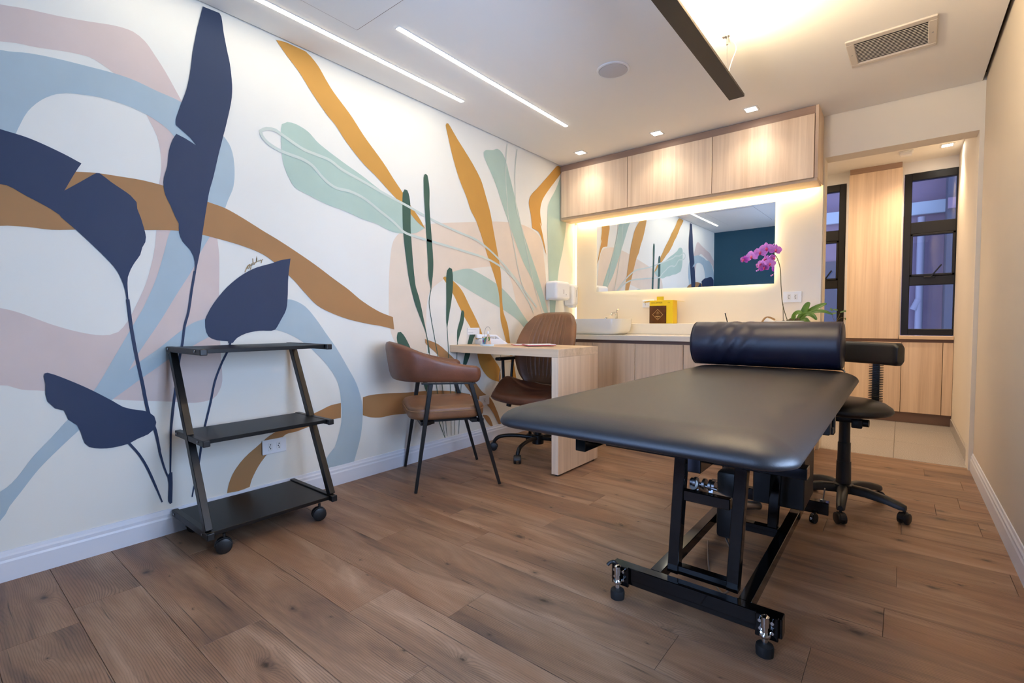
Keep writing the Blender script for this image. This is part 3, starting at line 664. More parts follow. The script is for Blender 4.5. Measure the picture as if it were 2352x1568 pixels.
# ================================================================== WALL CABINET, COUNTER, MIRROR
CF = 3.86
t = thing('wall_cabinet', 'long oak laminate wall cabinet with three flap doors above the mirror', 'cabinet', (1.03, 4.0, 1.90))
bm = B(); box(bm, .004, 2.039, CF+.021, YB-.036, 1.905, 2.325)
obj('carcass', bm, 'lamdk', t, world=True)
obj('end_panel', bx(2.040, 2.060, CF+.002, YB-.001, 1.904, H-.002, .001, 1), 'lam', t, world=True)
obj('side_filler', bx(.003, .026, CF+.004, CF+.021, 1.904, 2.327, .001, 1), 'lam', t, world=True)
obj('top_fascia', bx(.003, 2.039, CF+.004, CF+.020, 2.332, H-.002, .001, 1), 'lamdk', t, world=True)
obj('bottom_panel', bx(.003, 2.058, CF+.004, YB-.070, 1.885, 1.9045, .001, 1), 'lamx', t, world=True)
for a, b_ in ((.028, .687), (.691, 1.376), (1.380, 2.038)):
    obj('door', bx(a, b_, CF-.018, CF+.002, 1.903, 2.327, .0012, 1), 'lam', t, world=True)
tag(obj('cabinet_light_strip', bx(.05, 2.03, YB-.068, YB-.056, 1.8965, 1.901), 'ledwarm'), 'warm light strip under the rear edge of the wall cabinet', 'light')
# splash panel, corner light
sp_ = struct('trim_2', bx(.036, 2.066, YB-.018, YB-.001, .92, 1.905), 'panel')
tag(obj('corner_light_strip', bx(.011, .023, YB-.010, YB-.002, .93, 1.88), 'ledcorner'), 'warm vertical light strip in the corner behind the hand dispensers', 'light')
# mirror with halo
MY = 4.085
t = thing('wall_mirror', 'wide frameless mirror with warm halo behind the counter', 'mirror', (1.017, MY, 1.22))
mg = B(); vs = [mg.verts.new(p) for p in ((.262, MY, 1.220), (1.770, MY, 1.220), (1.770, MY, 1.828), (.262, MY, 1.828))]; mg.faces.new(vs)
MR = Matrix.Translation((1.017, MY, 0)) @ Matrix.Rotation(-.011, 4, 'Z') @ Matrix.Translation((-1.017, -MY, 0)); mg.transform(MR)
obj('mirror_glass', mg, 'mirror', t, world=True)
eg = bx(.262, 1.770, MY+.0006, MY+.005, 1.220, 1.828); eg.transform(MR)
obj('edge', eg, 'mirrorback', t, world=True)
bm = B(); e = .06
for (a, b_, c, d) in ((.262+e, 1.770-e, 1.220+e, 1.220+e+.012), (.262+e, 1.770-e, 1.828-e-.012, 1.828-e), (.262+e, .262+e+.012, 1.26, 1.79), (1.770-e-.012, 1.770-e, 1.26, 1.79)):
    box(bm, a, b_, MY+.006, MY+.011, c, d)
bm.transform(MR)
obj('halo_strip', bm, 'ledhalo', t, world=True)
# base cabinet
CY = 3.57
t = thing('base_cabinet', 'oak laminate base cabinet run under the white worktop', 'cabinet', (1.03, 3.85, 0))
obj('carcass', bx(.004, 2.030, CY+.022, YB-.001, .10, .755), 'gola', t, world=True)
obj('end_panel', bx(2.031, 2.052, CY+.002, YB-.001, .0, .788, .001, 1), 'lam', t, world=True)
obj('handle_recess', bx(.004, 2.030, CY+.012, CY+.021, .745, .788), 'gola', t, world=True)
obj('plinth', bx(.004, 2.030, CY+.05, CY+.07, 0, .099), 'gola', t, world=True)
for a, b_ in ((.016, .511), (.515, .890), (.894, 1.270), (1.274, 1.650), (1.654, 2.029)):
    obj('door', bx(a, b_, CY, CY+.020, .10, .763, .0012, 1), 'lam', t, world=True)
wt = thing('worktop', 'white quartz worktop with raised rear ledge', 'worktop', (1.03, 3.8, .79))
obj('slab', bx(.002, 2.060, CY-.022, YB-.001, .789, .829, .002, 1), 'quartz', wt, world=True)
obj('rear_ledge', bx(.002, 2.060, 3.965, YB-.001, .830, .920, .002, 1), 'quartz', wt, world=True)
# sink and faucet
t = thing('countertop_basin', 'white ceramic vessel basin on the worktop', 'sink', (.47, 3.76, .83))
bm = B(); out = rrect(.52, .33, .085, 8)
def rg(s, z, dx=0): return [Vector((p.x*s, p.y*s, z)) for p in out]
loft(bm, [rg(.80, .0005), rg(.86, .006), rg(.95, .03), rg(.985, .07), rg(1.0, .125), rg(.995, .1315), rg(.975, .1315), rg(.955, .122), rg(.90, .05), rg(.55, .02), rg(.06, .015)])
obj('bowl', bm, 'ceramic', t, True, ang=60)
bm = B(); cyl(bm, (0, 0, .0155), (0, 0, .019), .02, n=20); obj('drain', bm, 'chrome', t, True)
t = thing('faucet', 'small chrome tap with lever behind the basin', 'faucet', (.50, 4.03, .92))
bm = B(); lathe(bm, [(.022, 0.0005), (.022, .006), (.014, .012), (.012, .09), (.015, .10), (.004, .104)], n=20); obj('body', bm, 'chrome', t, True)
bm = B(); tube(bm, cr([(0, 0, .085), (.0, -.04, .10), (.0, -.09, .085), (0, -.10, .07)], 6), [.009]*18+[.011], 12); obj('spout', bm, 'chrome', t, True)
bm = B(); tube(bm, [(0, 0, .103), (.005, -.004, .118), (.03, -.02, .128)], [.006, .005, .008], 10); obj('lever', bm, 'chrome', t, True)
t = thing('side_tap', 'small chrome knob tap left of the lever tap', 'faucet', (.385, 4.05, .92))
bm = B(); lathe(bm, [(.014, .0005), (.012, .006), (.008, .012), (.008, .05), (.001, .052)], n=16); obj('body', bm, 'chrome', t, True)
bm = B(); beam(bm, (-.02, 0, .055), (.02, 0, .055), .01, .01, bev=.003); beam(bm, (0, -.02, .055), (0, .02, .055), .01, .01, bev=.003); obj('knob', bm, 'chrome', t)
# dispensers on the mural wall
t = thing('towel_dispenser', 'white paper towel dispenser box on the mural wall near the corner', 'dispenser', (.0, 3.73, 1.22))
bm = B(); cushion(bm, rrect(.235, .17, .03, 5), 0, .125, .028, .022, 5)
bm.transform(Matrix(((0, 0, 1, .004), (1, 0, 0, 0), (0, 1, 0, 0), (0, 0, 0, 1)))); obj('cover', bm, 'white', t, True)
obj('back_plate', bx(.0055, .03, -.11, .11, -.085, .07, .006, 2), 'white', t)
obj('window_slot', bx(.128, .1305, -.006, .006, -.03, .01, .001, 1), 'grille', t)
bm = B(); cyl(bm, (.128, .04, -.035), (.131, .04, -.035), .006, n=14); obj('lock', bm, 'grille', t)
t = thing('soap_dispenser', 'narrow white soap dispenser on the mural wall in the corner', 'dispenser', (.0, 3.985, 1.19))
bm = B(); cushion(bm, rrect(.11, .21, .03, 5), 0, .10, .035, .01, 5)
bm.transform(Matrix(((0, 0, 1, .004), (1, 0, 0, 0), (0, 1, 0, 0), (0, 0, 0, 1)))); obj('cover', bm, 'white', t, True)
obj('push_lever', bx(.03, .09, -.035, .035, -.118, -.09, .006, 2), 'white', t, True)
obj('level_window', bx(.103, .1055, -.004, .004, -.02, .05, .001, 1), 'grille', t)
# sockets
def socket(name_lab, loc, rot, w=.115, h=.078, n=2, group=None):
    t = thing('wall_socket', name_lab, 'socket', loc, rot, group)
    obj('cover_plate', bx(-w/2, w/2, -.008, -.0005, -h/2, h/2, .002, 2), 'white', t)
    for k in range(n):
        cx = 0 if n == 1 else (-.022, .022)[k]
        bm = B(); cushion(bm, rrect(.024, .044, .007, 4), 0, .002, .0008, .0008, 1)
        bm.transform(Matrix(((1, 0, 0, cx), (0, 0, -1, -.0078), (0, 1, 0, 0), (0, 0, 0, 1))))
        f = obj('outlet_face', bm, 'whitem', t)
        bm = B()
        for dx, dz in ((0, .010), (-.004, 0), (0, -.010)): cyl(bm, (cx+dx, -.0104, dz), (cx+dx, -.0097, dz), .0028, n=10)
        obj('pin_hole', bm, 'dark', f)
socket('white double socket on the splash panel behind the orchid', (1.888, YB-.018, 1.117), 0, .120, .080)
socket('white double socket on the splash panel left of the yellow box', (.770, YB-.018, 1.095), 0, .105, .066)
socket('white double socket on the mural wall behind the shelf trolley', (0.006, 1.162, .300), R(90), .122, .074)
socket('white socket with round outlet on the mural wall under the desk', (0.006, 2.78, .330), R(90), .11, .075, 1)
t = thing('wall_card', 'small white printed card stuck on the mural wall above the desk', 'card', (.005, 2.666, .868))
obj('sheet', bx(.0005, .0025, -.066, .066, -.025, .025), 'paper', t)
bm = B(); box(bm, .0026, .0029, -.058, .03, .014, .017); box(bm, .0026, .0029, -.058, -.005, -.010, -.007); obj('print_line', bm, 'grille', t)

# ================================================================== DESK AND CHAIRS
t = thing('desk', 'oak laminate desk fixed to the mural wall with one thick side panel', 'desk', (.47, 2.66, 0))
bm = B(); box(bm, .004, .930, 2.42, 2.905, .722, .772, .0012, 1); obj('desktop', bm, 'lamx', t, world=True)
obj('side_panel', bx(.882, .9305, 2.4195, 2.9055, .012, .7215, .0012, 1), 'lam', t, world=True)
for y in (2.45, 2.875):
    bm = B(); cyl(bm, (.906, y, 0), (.906, y, .0118), .014, n=16); obj('foot', bm, 'blackplastic', t, True, world=True)

# -------- brown armchair on four splayed black legs
AC = (.38, 2.05, 0); ARZ = math.atan2(-.54, .84)
t = thing('armchair', 'brown leather armchair with curved back and four splayed black legs', 'chair', AC, ARZ)
bm = B(); cushion(bm, rrect(.49, .44, .11, 8, 0, -.045), .392, .468, .026, .02, 5, .006); seat = obj('seat', bm, 'leather2', t, True, ang=70)
bm = B(); o_ = rrect(.494, .444, .112, 8, 0, -.045)
tube(bm, [(p.x, p.y, .440) for p in o_]+[(o_[0].x, o_[0].y, .440)], .0022, 6); obj('piping', bm, 'stitch', seat, True)
bm = B()
half = [(.252, .105, .596, .690, .052), (.256, .03, .600, .700, .054), (.262, -.07, .604, .722, .056), (.256, -.15, .606, .750, .058), (.230, -.225, .606, .788, .060), (.165, -.285, .606, .812, .060), (.08, -.310, .606, .822, .060)]
full = half+[(0, -.317, .606, .824, .060)]+[(-a, b_, c, d, e) for a, b_, c, d, e in half[::-1]]
C5 = cr([(a, b_, c) for a, b_, c, d, e in full], 5); D5 = cr([(d, e, 0) for a, b_, c, d, e in full], 5)
rings = []
for i, (p, q) in enumerate(zip(C5, D5)):
    a = C5[max(i-1, 0)]; c = C5[min(i+1, len(C5)-1)]; tg = Vector((c.x-a.x, c.y-a.y, 0)).normalized(); nrm = Vector((tg.y, -tg.x, 0))
    if i == 0 or nrm.dot(Vector((p.x, p.y+.05, 0))) < 0: nrm = nrm if nrm.dot(Vector((p.x, p.y+.05, 0))) > 0 else -nrm
    z0, z1, w = p.z, q.x, q.y; h = z1-z0; ring = []
    for k in range(16):
        an = 2*PI*k/16; cx, cy = math.cos(an), math.sin(an)
        ex = abs(cx)**.55*(1 if cx > 0 else -1); ey = abs(cy)**.55*(1 if cy > 0 else -1)
        lean = (ey+1)*.5*.035*(h/.24)
        ring.append(Vector((p.x, p.y, z0+h/2+ey*h/2))+nrm*(ex*w/2+lean))
    rings.append(ring)
def shrink(r, s, off):
    c = sum(r, Vector())/len(r); return [c+(v-c)*s+off for v in r]
e0 = Vector((0, .016, 0)); rings = [shrink(rings[0], .35, Vector((0, .024, 0))), shrink(rings[0], .75, e0)]+rings+[shrink(rings[-1], .75, e0), shrink(rings[-1], .35, Vector((0, .024, 0)))]
loft(bm, rings); bk = obj('backrest', bm, 'leather', t, True, ang=75)
for s in (-1, 1):
    bm = B(); beam(bm, (s*.240, -.20, .5985), (s*.248, .10, .5905), .030, .008); obj('arm_rail', bm, 'blackmetal', t)
    for (yt, yb_) in ((-.150, -.240), (.075, .240)):
        bm = B(); beam(bm, (s*.240, yt, .594), (s*.262, yb_, .001), .024, .036, .016, .016, bev=.002); obj('leg', bm, 'blackmetal', t)
bm = B()
for y in (-.19, .10): beam(bm, (-.235, y, .375), (.235, y, .375), .03, .02)
for x in (-.19, .19): beam(bm, (x, -.20, .382), (x, .12, .382), .025, .014)
for s in (-1, 1):
    for y in (-.185, .145): beam(bm, (s*.19, y*.7, .375), (s*.247, y, .375), .02, .02)
obj('seat_frame', bm, 'blackmetal', t)

# -------- office chair behind the desk, faces the desk (-y)
t = thing('office_chair', 'brown leather swivel chair with ribbed back standing behind the desk', 'chair', (.50, 2.81, 0))
# seat shell: grid with raised side wings
bm = B(); NU, NV = 28, 22
def seat_pt(u, v, top):
    su = math.copysign(abs(u)**.9, u); wd = .288*(1-.10*abs(v)**3) ; x = su*wd*math.sqrt(max(0, 1-.22*v*v)); y = -.035+v*.25*math.sqrt(max(0, 1-.25*u*u))
    wing = .105*abs(u)**2.2*math.exp(-((v-.05)/.62)**2)
    edge = max(abs(u), abs(v)); rnd = max(0, (edge-.80)/.20)
    zt = .455+wing+.03*max(0, v)**2-.020*max(0, -v)**2; zb = .380+wing*.70-.012*max(0, -v)+.01*abs(u)
    zm = (zt+zb)/2; f = math.sqrt(max(0, 1-rnd*rnd))
    return Vector((x, y, zm+(zt-zm)*f if top else zm+(zb-zm)*f))
def shell(bm, fn, nu, nv):
    T_ = [[bm.verts.new(fn(-1+2*i/nu, -1+2*j/nv, True)) for j in range(nv+1)] for i in range(nu+1)]
    Bt = [[bm.verts.new(fn(-1+2*i/nu, -1+2*j/nv, False)) for j in range(nv+1)] for i in range(nu+1)]
    for G in (T_, Bt):
        for i in range(nu):
            for j in range(nv): bm.faces.new((G[i][j], G[i+1][j], G[i+1][j+1], G[i][j+1]))
    rim = [(i, 0) for i in range(nu)]+[(nu, j) for j in range(nv)]+[(i, nv) for i in range(nu, 0, -1)]+[(0, j) for j in range(nv, 0, -1)]
    bmesh.ops.remove_doubles(bm, verts=bm.verts, dist=.0004)
shell(bm, seat_pt, NU, NV); st = obj('seat', bm, 'leather', t, True, ang=80)
bm = B(); pts = [seat_pt(-.62+1.24*k/16, .80-.10*math.cos((k/16-.5)*PI), True)+Vector((0, 0, .002)) for k in range(17)]
tube(bm, pts, .003, 6); obj('seam', bm, 'stitch', st, True)
bm = B(); NU, NV = 130, 34
def back_pt(u, v, top):
    z = .735+v*.275
    w = .262-.050*max(0, v)**2.0-.070*max(0, -v)**1.7; w *= math.sqrt(max(0, 1-.16*abs(u*v)**3))
    w = w*(1-.05*v*v)
    x = u*w*(1-.22*max(0, abs(v)-.72)**1.2*3*abs(u)) - .045 + .012*v
    yc = .185+.055*(v+.35)**2-.06*abs(u)**2.4*(1-.2*abs(v)) + .02*v
    edge = max(abs(u)**1.3, abs(v)**1.6); rnd = max(0, (edge-.78)/.22); f = math.sqrt(max(0, 1-min(1, rnd)**2))
    th = .034
    if top:
        rib = 0
        if abs(u) < .60 and -.75 < v:
            ph = (u/.60)*4.0; rib = -.006*math.exp(-((ph-round(ph))/.10)**2)*min(1, (.60-abs(u))/.03+.3)*min(1, max(0, (.93-v)/.05))
        y = yc-th*f-rib
    else: y = yc+th*.8*f
    z += -.020*abs(u)**3*max(0, v)
    return Vector((x, y, z))
shell(bm, back_pt, NU, NV); bo = obj('backrest', bm, 'leather2', t, True, ang=80)
for k in range(-4, 5):
    u = k*.60/4.0 if abs(k) < 4 else math.copysign(.60, k)
    bm = B(); tube(bm, [back_pt(u, -.7+1.58*j/16, True)+Vector((0, -.0004 if abs(k) < 4 else .001, 0)) for j in range(17)], .0016, 6); obj('stitch_line', bm, 'stitch', bo, True)
for s in (-1, 1):
    bm = B(); cushion(bm, rrect(.055, .27, .02, 5, s*.325, .065), .648, .672, .009, .006, 3); a = obj('armrest', bm, 'blackplastic', t, True)
    bm = B()
    tube(bm, cr([(s*.20, -.01, .385), (s*.27, -.01, .40), (s*.315, .0, .47), (s*.325, .0, .65)], 5), .011, 10)
    tube(bm, cr([(s*.20, .10, .385), (s*.27, .10, .40), (s*.315, .09, .47), (s*.325, .12, .65)], 5), .011, 10); obj('arm_post', bm, 'blackmetal', a, True)
bm = B(); beam(bm, (0, -.10, .378), (0, .16, .378), .16, .03); tube(bm, cr([(0, .10, .37), (-.02, .24, .37), (-.04, .26, .45), (-.045, .235, .62)], 6), .018, 10); obj('mechanism', bm, 'blackmetal', t, True)
bm = B(); tube(bm, [(-.08, -.02, .372), (-.22, -.06, .362)], .006, 8); tube(bm, [(-.205, -.06, .372), (-.21, -.065, .345), (-.215, -.07, .318)], [.008, .02, .018], 8); obj('tilt_lever', bm, 'blackplastic', t, True)
bm = B(); cyl(bm, (0, 0, .10), (0, 0, .25), .026); cyl(bm, (0, 0, .25), (0, 0, .37), .015); obj('gas_column', bm, 'blackmetal', t, True)
bm = B(); lathe(bm, [(.03, .06), (.042, .065), (.042, .125), (.03, .13)], n=24); bs = obj('base_hub', bm, 'blackmetal', t, True)
for k in range(5):
    a = R(-79+72*k); d = Vector((math.cos(a), math.sin(a), 0))
    bm = B(); tube(bm, cr([d*.03+Vector((0, 0, .105)), d*.16+Vector((0, 0, .115)), d*.27+Vector((0, 0, .105)), d*.315+Vector((0, 0, .075)), d*.322+Vector((0, 0, .045))], 6), .0135, 10)
    obj('base_arm', bm, 'blackmetal', t, True)
    caster("castor", t, d.x*.325, d.y*.325, .029, .05, a+R(40*k+25), .06)

# ================================================================== TREATMENT COUCH
t = thing('treatment_couch', 'black vinyl treatment couch on a glossy black steel frame', 'couch', (2.02, 1.9, 0))
bm = B(); rings = []
cw, cd, ccx, ccy = .767, 1.835, 1.9885, 1.9525
def cring(ins, z): return [Vector((p.x, p.y, z)) for p in rrect(cw-2*ins, cd-2*ins, max(.03, .075-ins*.35), 12, ccx, ccy)]
for ins, z in ((.09, .6375), (.03, .6375), (.012, .639), (.003, .6435)): rings.append(cring(ins, z))
for k in range(15):
    a = PI/2*k/14; rings.append(cring(.115*(1-math.cos(a)), .650+.050*math.sin(a)))
for ins, z in ((.16, .7005), (.22, .701), (.30, .701)): rings.append(cring(ins, z))
loft(bm, rings); obj('cushion', bm, 'vinyl', t, True, world=True, ang=80)
obj('base_board', bx(1.70, 2.30, 1.22, 2.80, .626, .637), 'blackplastic', t, world=True)
for x in (1.751, 2.099):
    obj('top_rail', bx(x-.018, x+.018, 1.295, 2.72, .533, .6255, .002, 1), 'gloss', t, world=True)
for y in (1.52, 2.20): obj('cross_rail', bx(1.72, 2.33, y, y+.05, .500, .5325, .002, 1), 'gloss', t, world=True)
# floor frame
fb = obj('front_beam', bx(1.752, 2.280, 1.508, 1.548, .040, .098, .002, 1), 'gloss', t, world=True)
obj('rear_beam', bx(1.752, 2.280, 2.620, 2.660, .040, .098, .002, 1), 'gloss', t, world=True)
for x in (1.893, 2.172): obj('long_rail', bx(x-.019, x+.019, 1.549, 2.619, .058, .097, .002, 1), 'gloss', t, world=True)
def post(x, y, x2, w=.036):
    bm = B(); beam(bm, (x, y, .098), (x2, y, .500), w, w, bev=.002); obj('upright', bm, 'gloss', t, world=True)
post(1.944, 1.585, 1.966); post(2.130, 1.585, 2.152)
post(1.944, 2.185, 1.962); post(2.130, 2.185, 2.148)
obj('tie_bar', bx(1.960, 2.116, 1.570, 1.600, .0985, .128, .002, 1), 'gloss', t, world=True)
obj('tie_bar', bx(1.976, 2.120, 1.572, 1.598, .350, .384, .002, 1), 'gloss', t, world=True)
obj('tie_bar', bx(1.913, 2.152, 2.168, 2.202, .060, .0975, .002, 1), 'gloss', t, world=True)
obj('lift_housing', bx(2.03, 2.225, 2.29, 2.56, .15, .499, .004, 1), 'blackplastic', t, world=True)
bm = B(); tube(bm, [(2.0, 1.60, .40), (2.08, 1.78, .30), (2.09, 2.10, .20)], .017, 12); obj('actuator_tube', bm, 'steel', t, True, world=True)
bm = B(); box(bm, 2.015, 2.095, 1.80, 1.90, .16, .40, .012, 2); bmot = obj('actuator_motor', bm, 'blackplastic', t, True, world=True)
bm = B(); box(bm, 2.0955, 2.097, 1.83, 1.885, .22, .34); obj('rating_sticker', bm, 'white', bmot, world=True)
bm = B(); tube(bm, cr([(2.04, 1.82, .165), (2.08, 1.76, .14), (2.11, 1.72, .10), (2.10, 1.70, .05), (2.06, 1.72, .0035), (1.98, 1.85, .003), (1.90, 2.1, .003)], 6), .0035, 8); obj('power_cord', bm, 'steel', t, True, world=True)
# hand-wheel spindle on the mid tie bar
bm = B(); cyl(bm, (1.990, 1.612, .405), (2.075, 1.60, .398), .006, n=12)
for x, r_ in ((1.993, .014), (2.004, .018), (2.032, .018), (2.052, .019), (2.062, .015)): cyl(bm, (x-.004, 1.611, .405), (x+.004, 1.610, .405), r_, n=14)
beam(bm, (2.01, 1.60, .384), (2.01, 1.61, .408), .012, .006); beam(bm, (2.055, 1.60, .384), (2.055, 1.61, .408), .012, .006)
obj('spindle', bm, 'steel', t, True, world=True)
# levelling feet at the front, castors at the rear
for x in (1.790, 2.242):
    bm = B(); lathe(bm, [(.012, .0315), (.022, .028), (.024, .02), (.023, 0.0)], (x, 1.478, 0), 20); ft = obj('levelling_foot', bm, 'rubber', t, True, world=True)
    bm = B(); cyl(bm, (x, 1.478, .028), (x, 1.478, .098), .008, n=14); lathe(bm, [(.013, .050), (.015, .053), (.015, .058), (.013, .061)], (x, 1.478, 0), 14)
    lathe(bm, [(.008, .078), (.011, .080), (.011, .108), (.006, .112)], (x, 1.478, 0), 14); obj('screw_jack', bm, 'chrome', ft, True, world=True)
    bm = B(); box(bm, x-.030, x+.030, 1.495, 1.507, .035, .102, .002, 1)
    obj('jack_bracket', bm, 'gloss', ft, world=True)
    for dx, z in ((-.016, .088), (.016, .090), (-.014, .066), (.016, .062)):
        bm = B(); cyl(bm, (x+dx, 1.4945, z), (x+dx, 1.484, z), .005, n=10); obj('bolt', bm, 'chrome', ft, True, world=True)
bm = B(); tube(bm, cr([(1.776, 1.500, .100), (1.768, 1.49, .112), (1.758, 1.483, .108), (1.752, 1.478, .100)], 5), .006, 8); obj('release_hook', bm, 'blackplastic', fb, True, world=True)
for x in (1.79, 2.225): caster('castor', t, x, 2.60, .0225, .022, R(70), .045, metal=True, world=True)
bm = B(); cyl(bm, (2.255, 2.64, .099), (2.262, 2.64, .16), .003, n=8); lathe(bm, [(.012, .0985), (.012, .106), (.004, .110)], (2.255, 2.64, 0), 12); obj('lock_pin', bm, 'steel', t, True, world=True)
# clamp under the right edge
bm = B(); box(bm, 2.300, 2.345, 1.90, 1.95, .555, .6255, .004, 1); box(bm, 2.325, 2.352, 1.97, 2.0, .548, .6255, .004, 1); box(bm, 2.30, 2.35, 1.94, 1.975, .552, .575, .003, 1)
cl = obj('side_clamp', bm, 'blackmetal', t, world=True)
bm = B(); cyl(bm, (2.338, 1.985, .6255), (2.338, 1.985, .643), .006, n=12); obj('clamp_pin', bm, 'steel', cl, True, world=True)

# bolster
t = thing('bolster', 'dark navy cylindrical bolster lying across the far end of the couch', 'bolster', (1.965, 2.78, .8172))
bm = B(); n = 72; rings = []; L_ = .345; r_ = .1165
for i in range(65):
    s = -1+2*i/64; x = s*L_; e = max(0, (abs(s)-.965)/.035); rr = r_*(1-.10*e*e) if e > 0 else r_
    ring = []
    for k in range(n):
        a = 2*PI*k/n
        ph = s*9+a*1.3
        amp = math.exp(-((s+.38)/.30)**2)*(.5+.5*math.cos(a-2.6))
        wr_ = (.0036*math.sin(ph*3.1+1.2*math.sin(a*2))+.0014*math.sin(ph*7.3+a*3))*amp
        q = rr+wr_
        ring.append(Vector((x, q*math.cos(a), q*math.sin(a))))
    rings.append(ring)
loft(bm, rings)
cv = obj('cover', bm, 'roll', t, True, ang=60)
for s in (-1, 1):
    bm = B(); tube(bm, [(s*.3385, (r_-.002)*math.cos(2*PI*k/48), (r_-.002)*math.sin(2*PI*k/48)) for k in range(49)], .0022, 6); obj('piping', bm, 'roll', cv, True)
bm = B(); tube(bm, cr([(.337, -.06, -.100), (.352, -.085, -.108), (.36, -.10, -.114)], 4), [.004]*8+[.002], 6); obj('zip_pull', bm, 'steel', cv, True)

# ================================================================== STOOL
SX, SY = 2.312, 2.92
t = thing('saddle_stool', 'black vinyl stool with low backrest and five castors', 'stool', (SX, SY, 0))
bm = B(); lathe(bm, [(.002, .478), (.10, .477), (.165, .480), (.188, .488), (.196, .500), (.190, .515), (.165, .534), (.12, .548), (.06, .555), (.002, .557)], n=48); obj('seat', bm, 'stoolv', t, True, ang=80)
bm = B(); box(bm, -.07, .07, -.06, .07, .440, .478, .006, 2); box(bm, .03, .075, -.075, -.035, .418, .46, .006, 2); cyl(bm, (.06, -.05, .445), (.10, -.055, .445), .018, n=16); obj('seat_plate', bm, 'blackplastic', t, True)
for r1, r2, z0, z1 in ((.024, .0245, .33, .44), (.0275, .028, .235, .33), (.031, .033, .10, .235)):
    bm = B(); cyl(bm, (0, 0, z0), (0, 0, z1), r2, r1, n=24); obj('column_sleeve', bm, 'blackplastic', t, True)
bm = B(); lathe(bm, [(.028, .075), (.045, .08), (.045, .12), (.033, .125)], n=24); obj('base_hub', bm, 'blackplastic', t, True)
for k in range(5):
    a = R(-88+72*k); d = Vector((math.cos(a), math.sin(a), 0)); s = Vector((-d.y, d.x, 0)); bm = B(); rings = []
    for q, hw, z0, z1 in ((.025, .022, .080, .122), (.10, .022, .082, .122), (.18, .020, .074, .108), (.235, .018, .062, .092), (.256, .012, .062, .084)):
        rings.append([d*q+s*hw+Vector((0, 0, z0)), d*q+s*hw+Vector((0, 0, z1-.010)), d*q+s*hw*.5+Vector((0, 0, z1)), d*q-s*hw*.5+Vector((0, 0, z1)), d*q-s*hw+Vector((0, 0, z1-.010)), d*q-s*hw+Vector((0, 0, z0))])
    loft(bm, rings); obj('base_arm', bm, 'blackplastic', t, True, ang=50)
    caster('castor', t, d.x*.25, d.y*.25, .026, .042, a+R(30+50*k), .064)
PX, PY = .115, .16; dr = Vector((PX, PY, 0)).normalized(); sd = Vector((dr.y, -dr.x, 0))
bm = B(); beam(bm, (PX*.2, PY*.2, .452), (PX, PY, .452), .045, .012); beam(bm, (PX, PY, .446), (PX, PY, .74), .030, .030); obj('back_stem', bm, 'blackplastic', t)
bm = B()
for k in range(26):
    z = .50+k*.0088
    p = Vector((PX, PY, z)); w, h = (.0225, .020) 
    loft(bm, [[p+sd*a*w+dr*b_*h+Vector((0, 0, zz)) for a, b_ in ((-1, -1), (1, -1), (1, 1), (-1, 1))] for zz in (-.0016, .0016)])
obj('bellows', bm, 'rubber', t)
bm = B(); o_ = rrect(.060, .110, .020, 6)
cc = Vector((PX, PY, .775))-dr*.03+sd*.0
rings = []
for i in range(25):
    s = -1+2*i/24; f = math.sqrt(max(.0, 1-max(0, (abs(s)-.88)/.12)**2))*.25+.75 if abs(s) > .88 else 1
    rings.append([cc+sd*s*.155-dr*(.02*s*s)+dr*(p.x*f)+Vector((0, 0, p.y*f)) for p in o_])
loft(bm, rings); obj('backrest', bm, 'stoolv', t, True, ang=50)

# ================================================================== SHELF TROLLEY
t = thing('shelf_trolley', 'black three-tier trolley with slanted side frames beside the mural wall', 'trolley', (.22, .98, 0))
def tier(z, x0, x1, lip):
    obj('shelf', bx(x0, x1, .728, 1.237, z-.008, z+.008, .001, 1), 'shelf', t, world=True)
    for y in (.716, 1.249):
        r__ = obj('shelf_rail', bx(x0-.006, x1+.012, y-.0115, y+.0115, z-.014, z+lip, .0015, 1), 'blackmetal', t, world=True)
        obj('end_cap', bx(x1+.0125, x1+.028, y-.0135, y+.0135, z-.0145, z+lip+.0005, .003, 2), 'blackplastic', r__, world=True)
        yy = y-.0118 if y < 1 else y+.0118
        for x in (x0+.02, x1-.03):
            bm = B(); cyl(bm, (x, yy, z), (x, yy+(-.003 if y < 1 else .003), z), .0045, n=12)
            obj('bolt', bm, 'chrome', r__, True, world=True)
tier(.822, .012, .376, .010); tier(.462, .090, .382, .010); tier(.094, .022, .400, .014)
for y in (.7162, 1.2488):
    bm = B(); beam(bm, (.048, y, .806), (.396, y, .109), .027, .032, bev=.0015); obj('side_frame', bm, 'blackmetal', t, world=True)
for x, y in ((.385, .775), (.385, 1.19), (.06, .775), (.06, 1.19)): caster('castor', t, x, y, .030, .045, R(75), .078, world=True)

# ================================================================== THINGS ON DESK AND COUNTER
DZ = .7725
t = thing('telephone', 'white desk telephone with its handset on, near the wall', 'telephone', (.135, 2.72, DZ), R(-28))
bm = B(); loft(bm, [[Vector((x, y, z)) for y, z in ((-.10, 0), (.09, 0), (.105, .006), (.05, .038), (-.06, .046), (-.10, .030))] for x in (-.075, .075)]); obj('body', bm, 'white', t)
bm = B(); beam(bm, (-.04, -.085, .064), (-.04, .055, .060), .040, .016, bev=.005); beam(bm, (-.04, .05, .062), (-.04, .10, .022), .038, .014, bev=.004); box(bm, -.064, -.016, -.105, -.06, .044, .074, .008, 2); obj('handset', bm, 'white', t, True)
bm = B()
for i in range(3):
    for j in range(4): box(bm, .005+i*.018, .017+i*.018, .02-j*.02, .032-j*.02, .040+j*.002, .0475+j*.002)
obj('keypad', bm, 'grille', t)
bm = B(); tube(bm, cr([(-.03, .10, .012), (-.03, .125, .004), (-.06, .14, .004), (-.10, .12, .004)], 5), .002, 6); obj('cord', bm, 'grille', t, True)
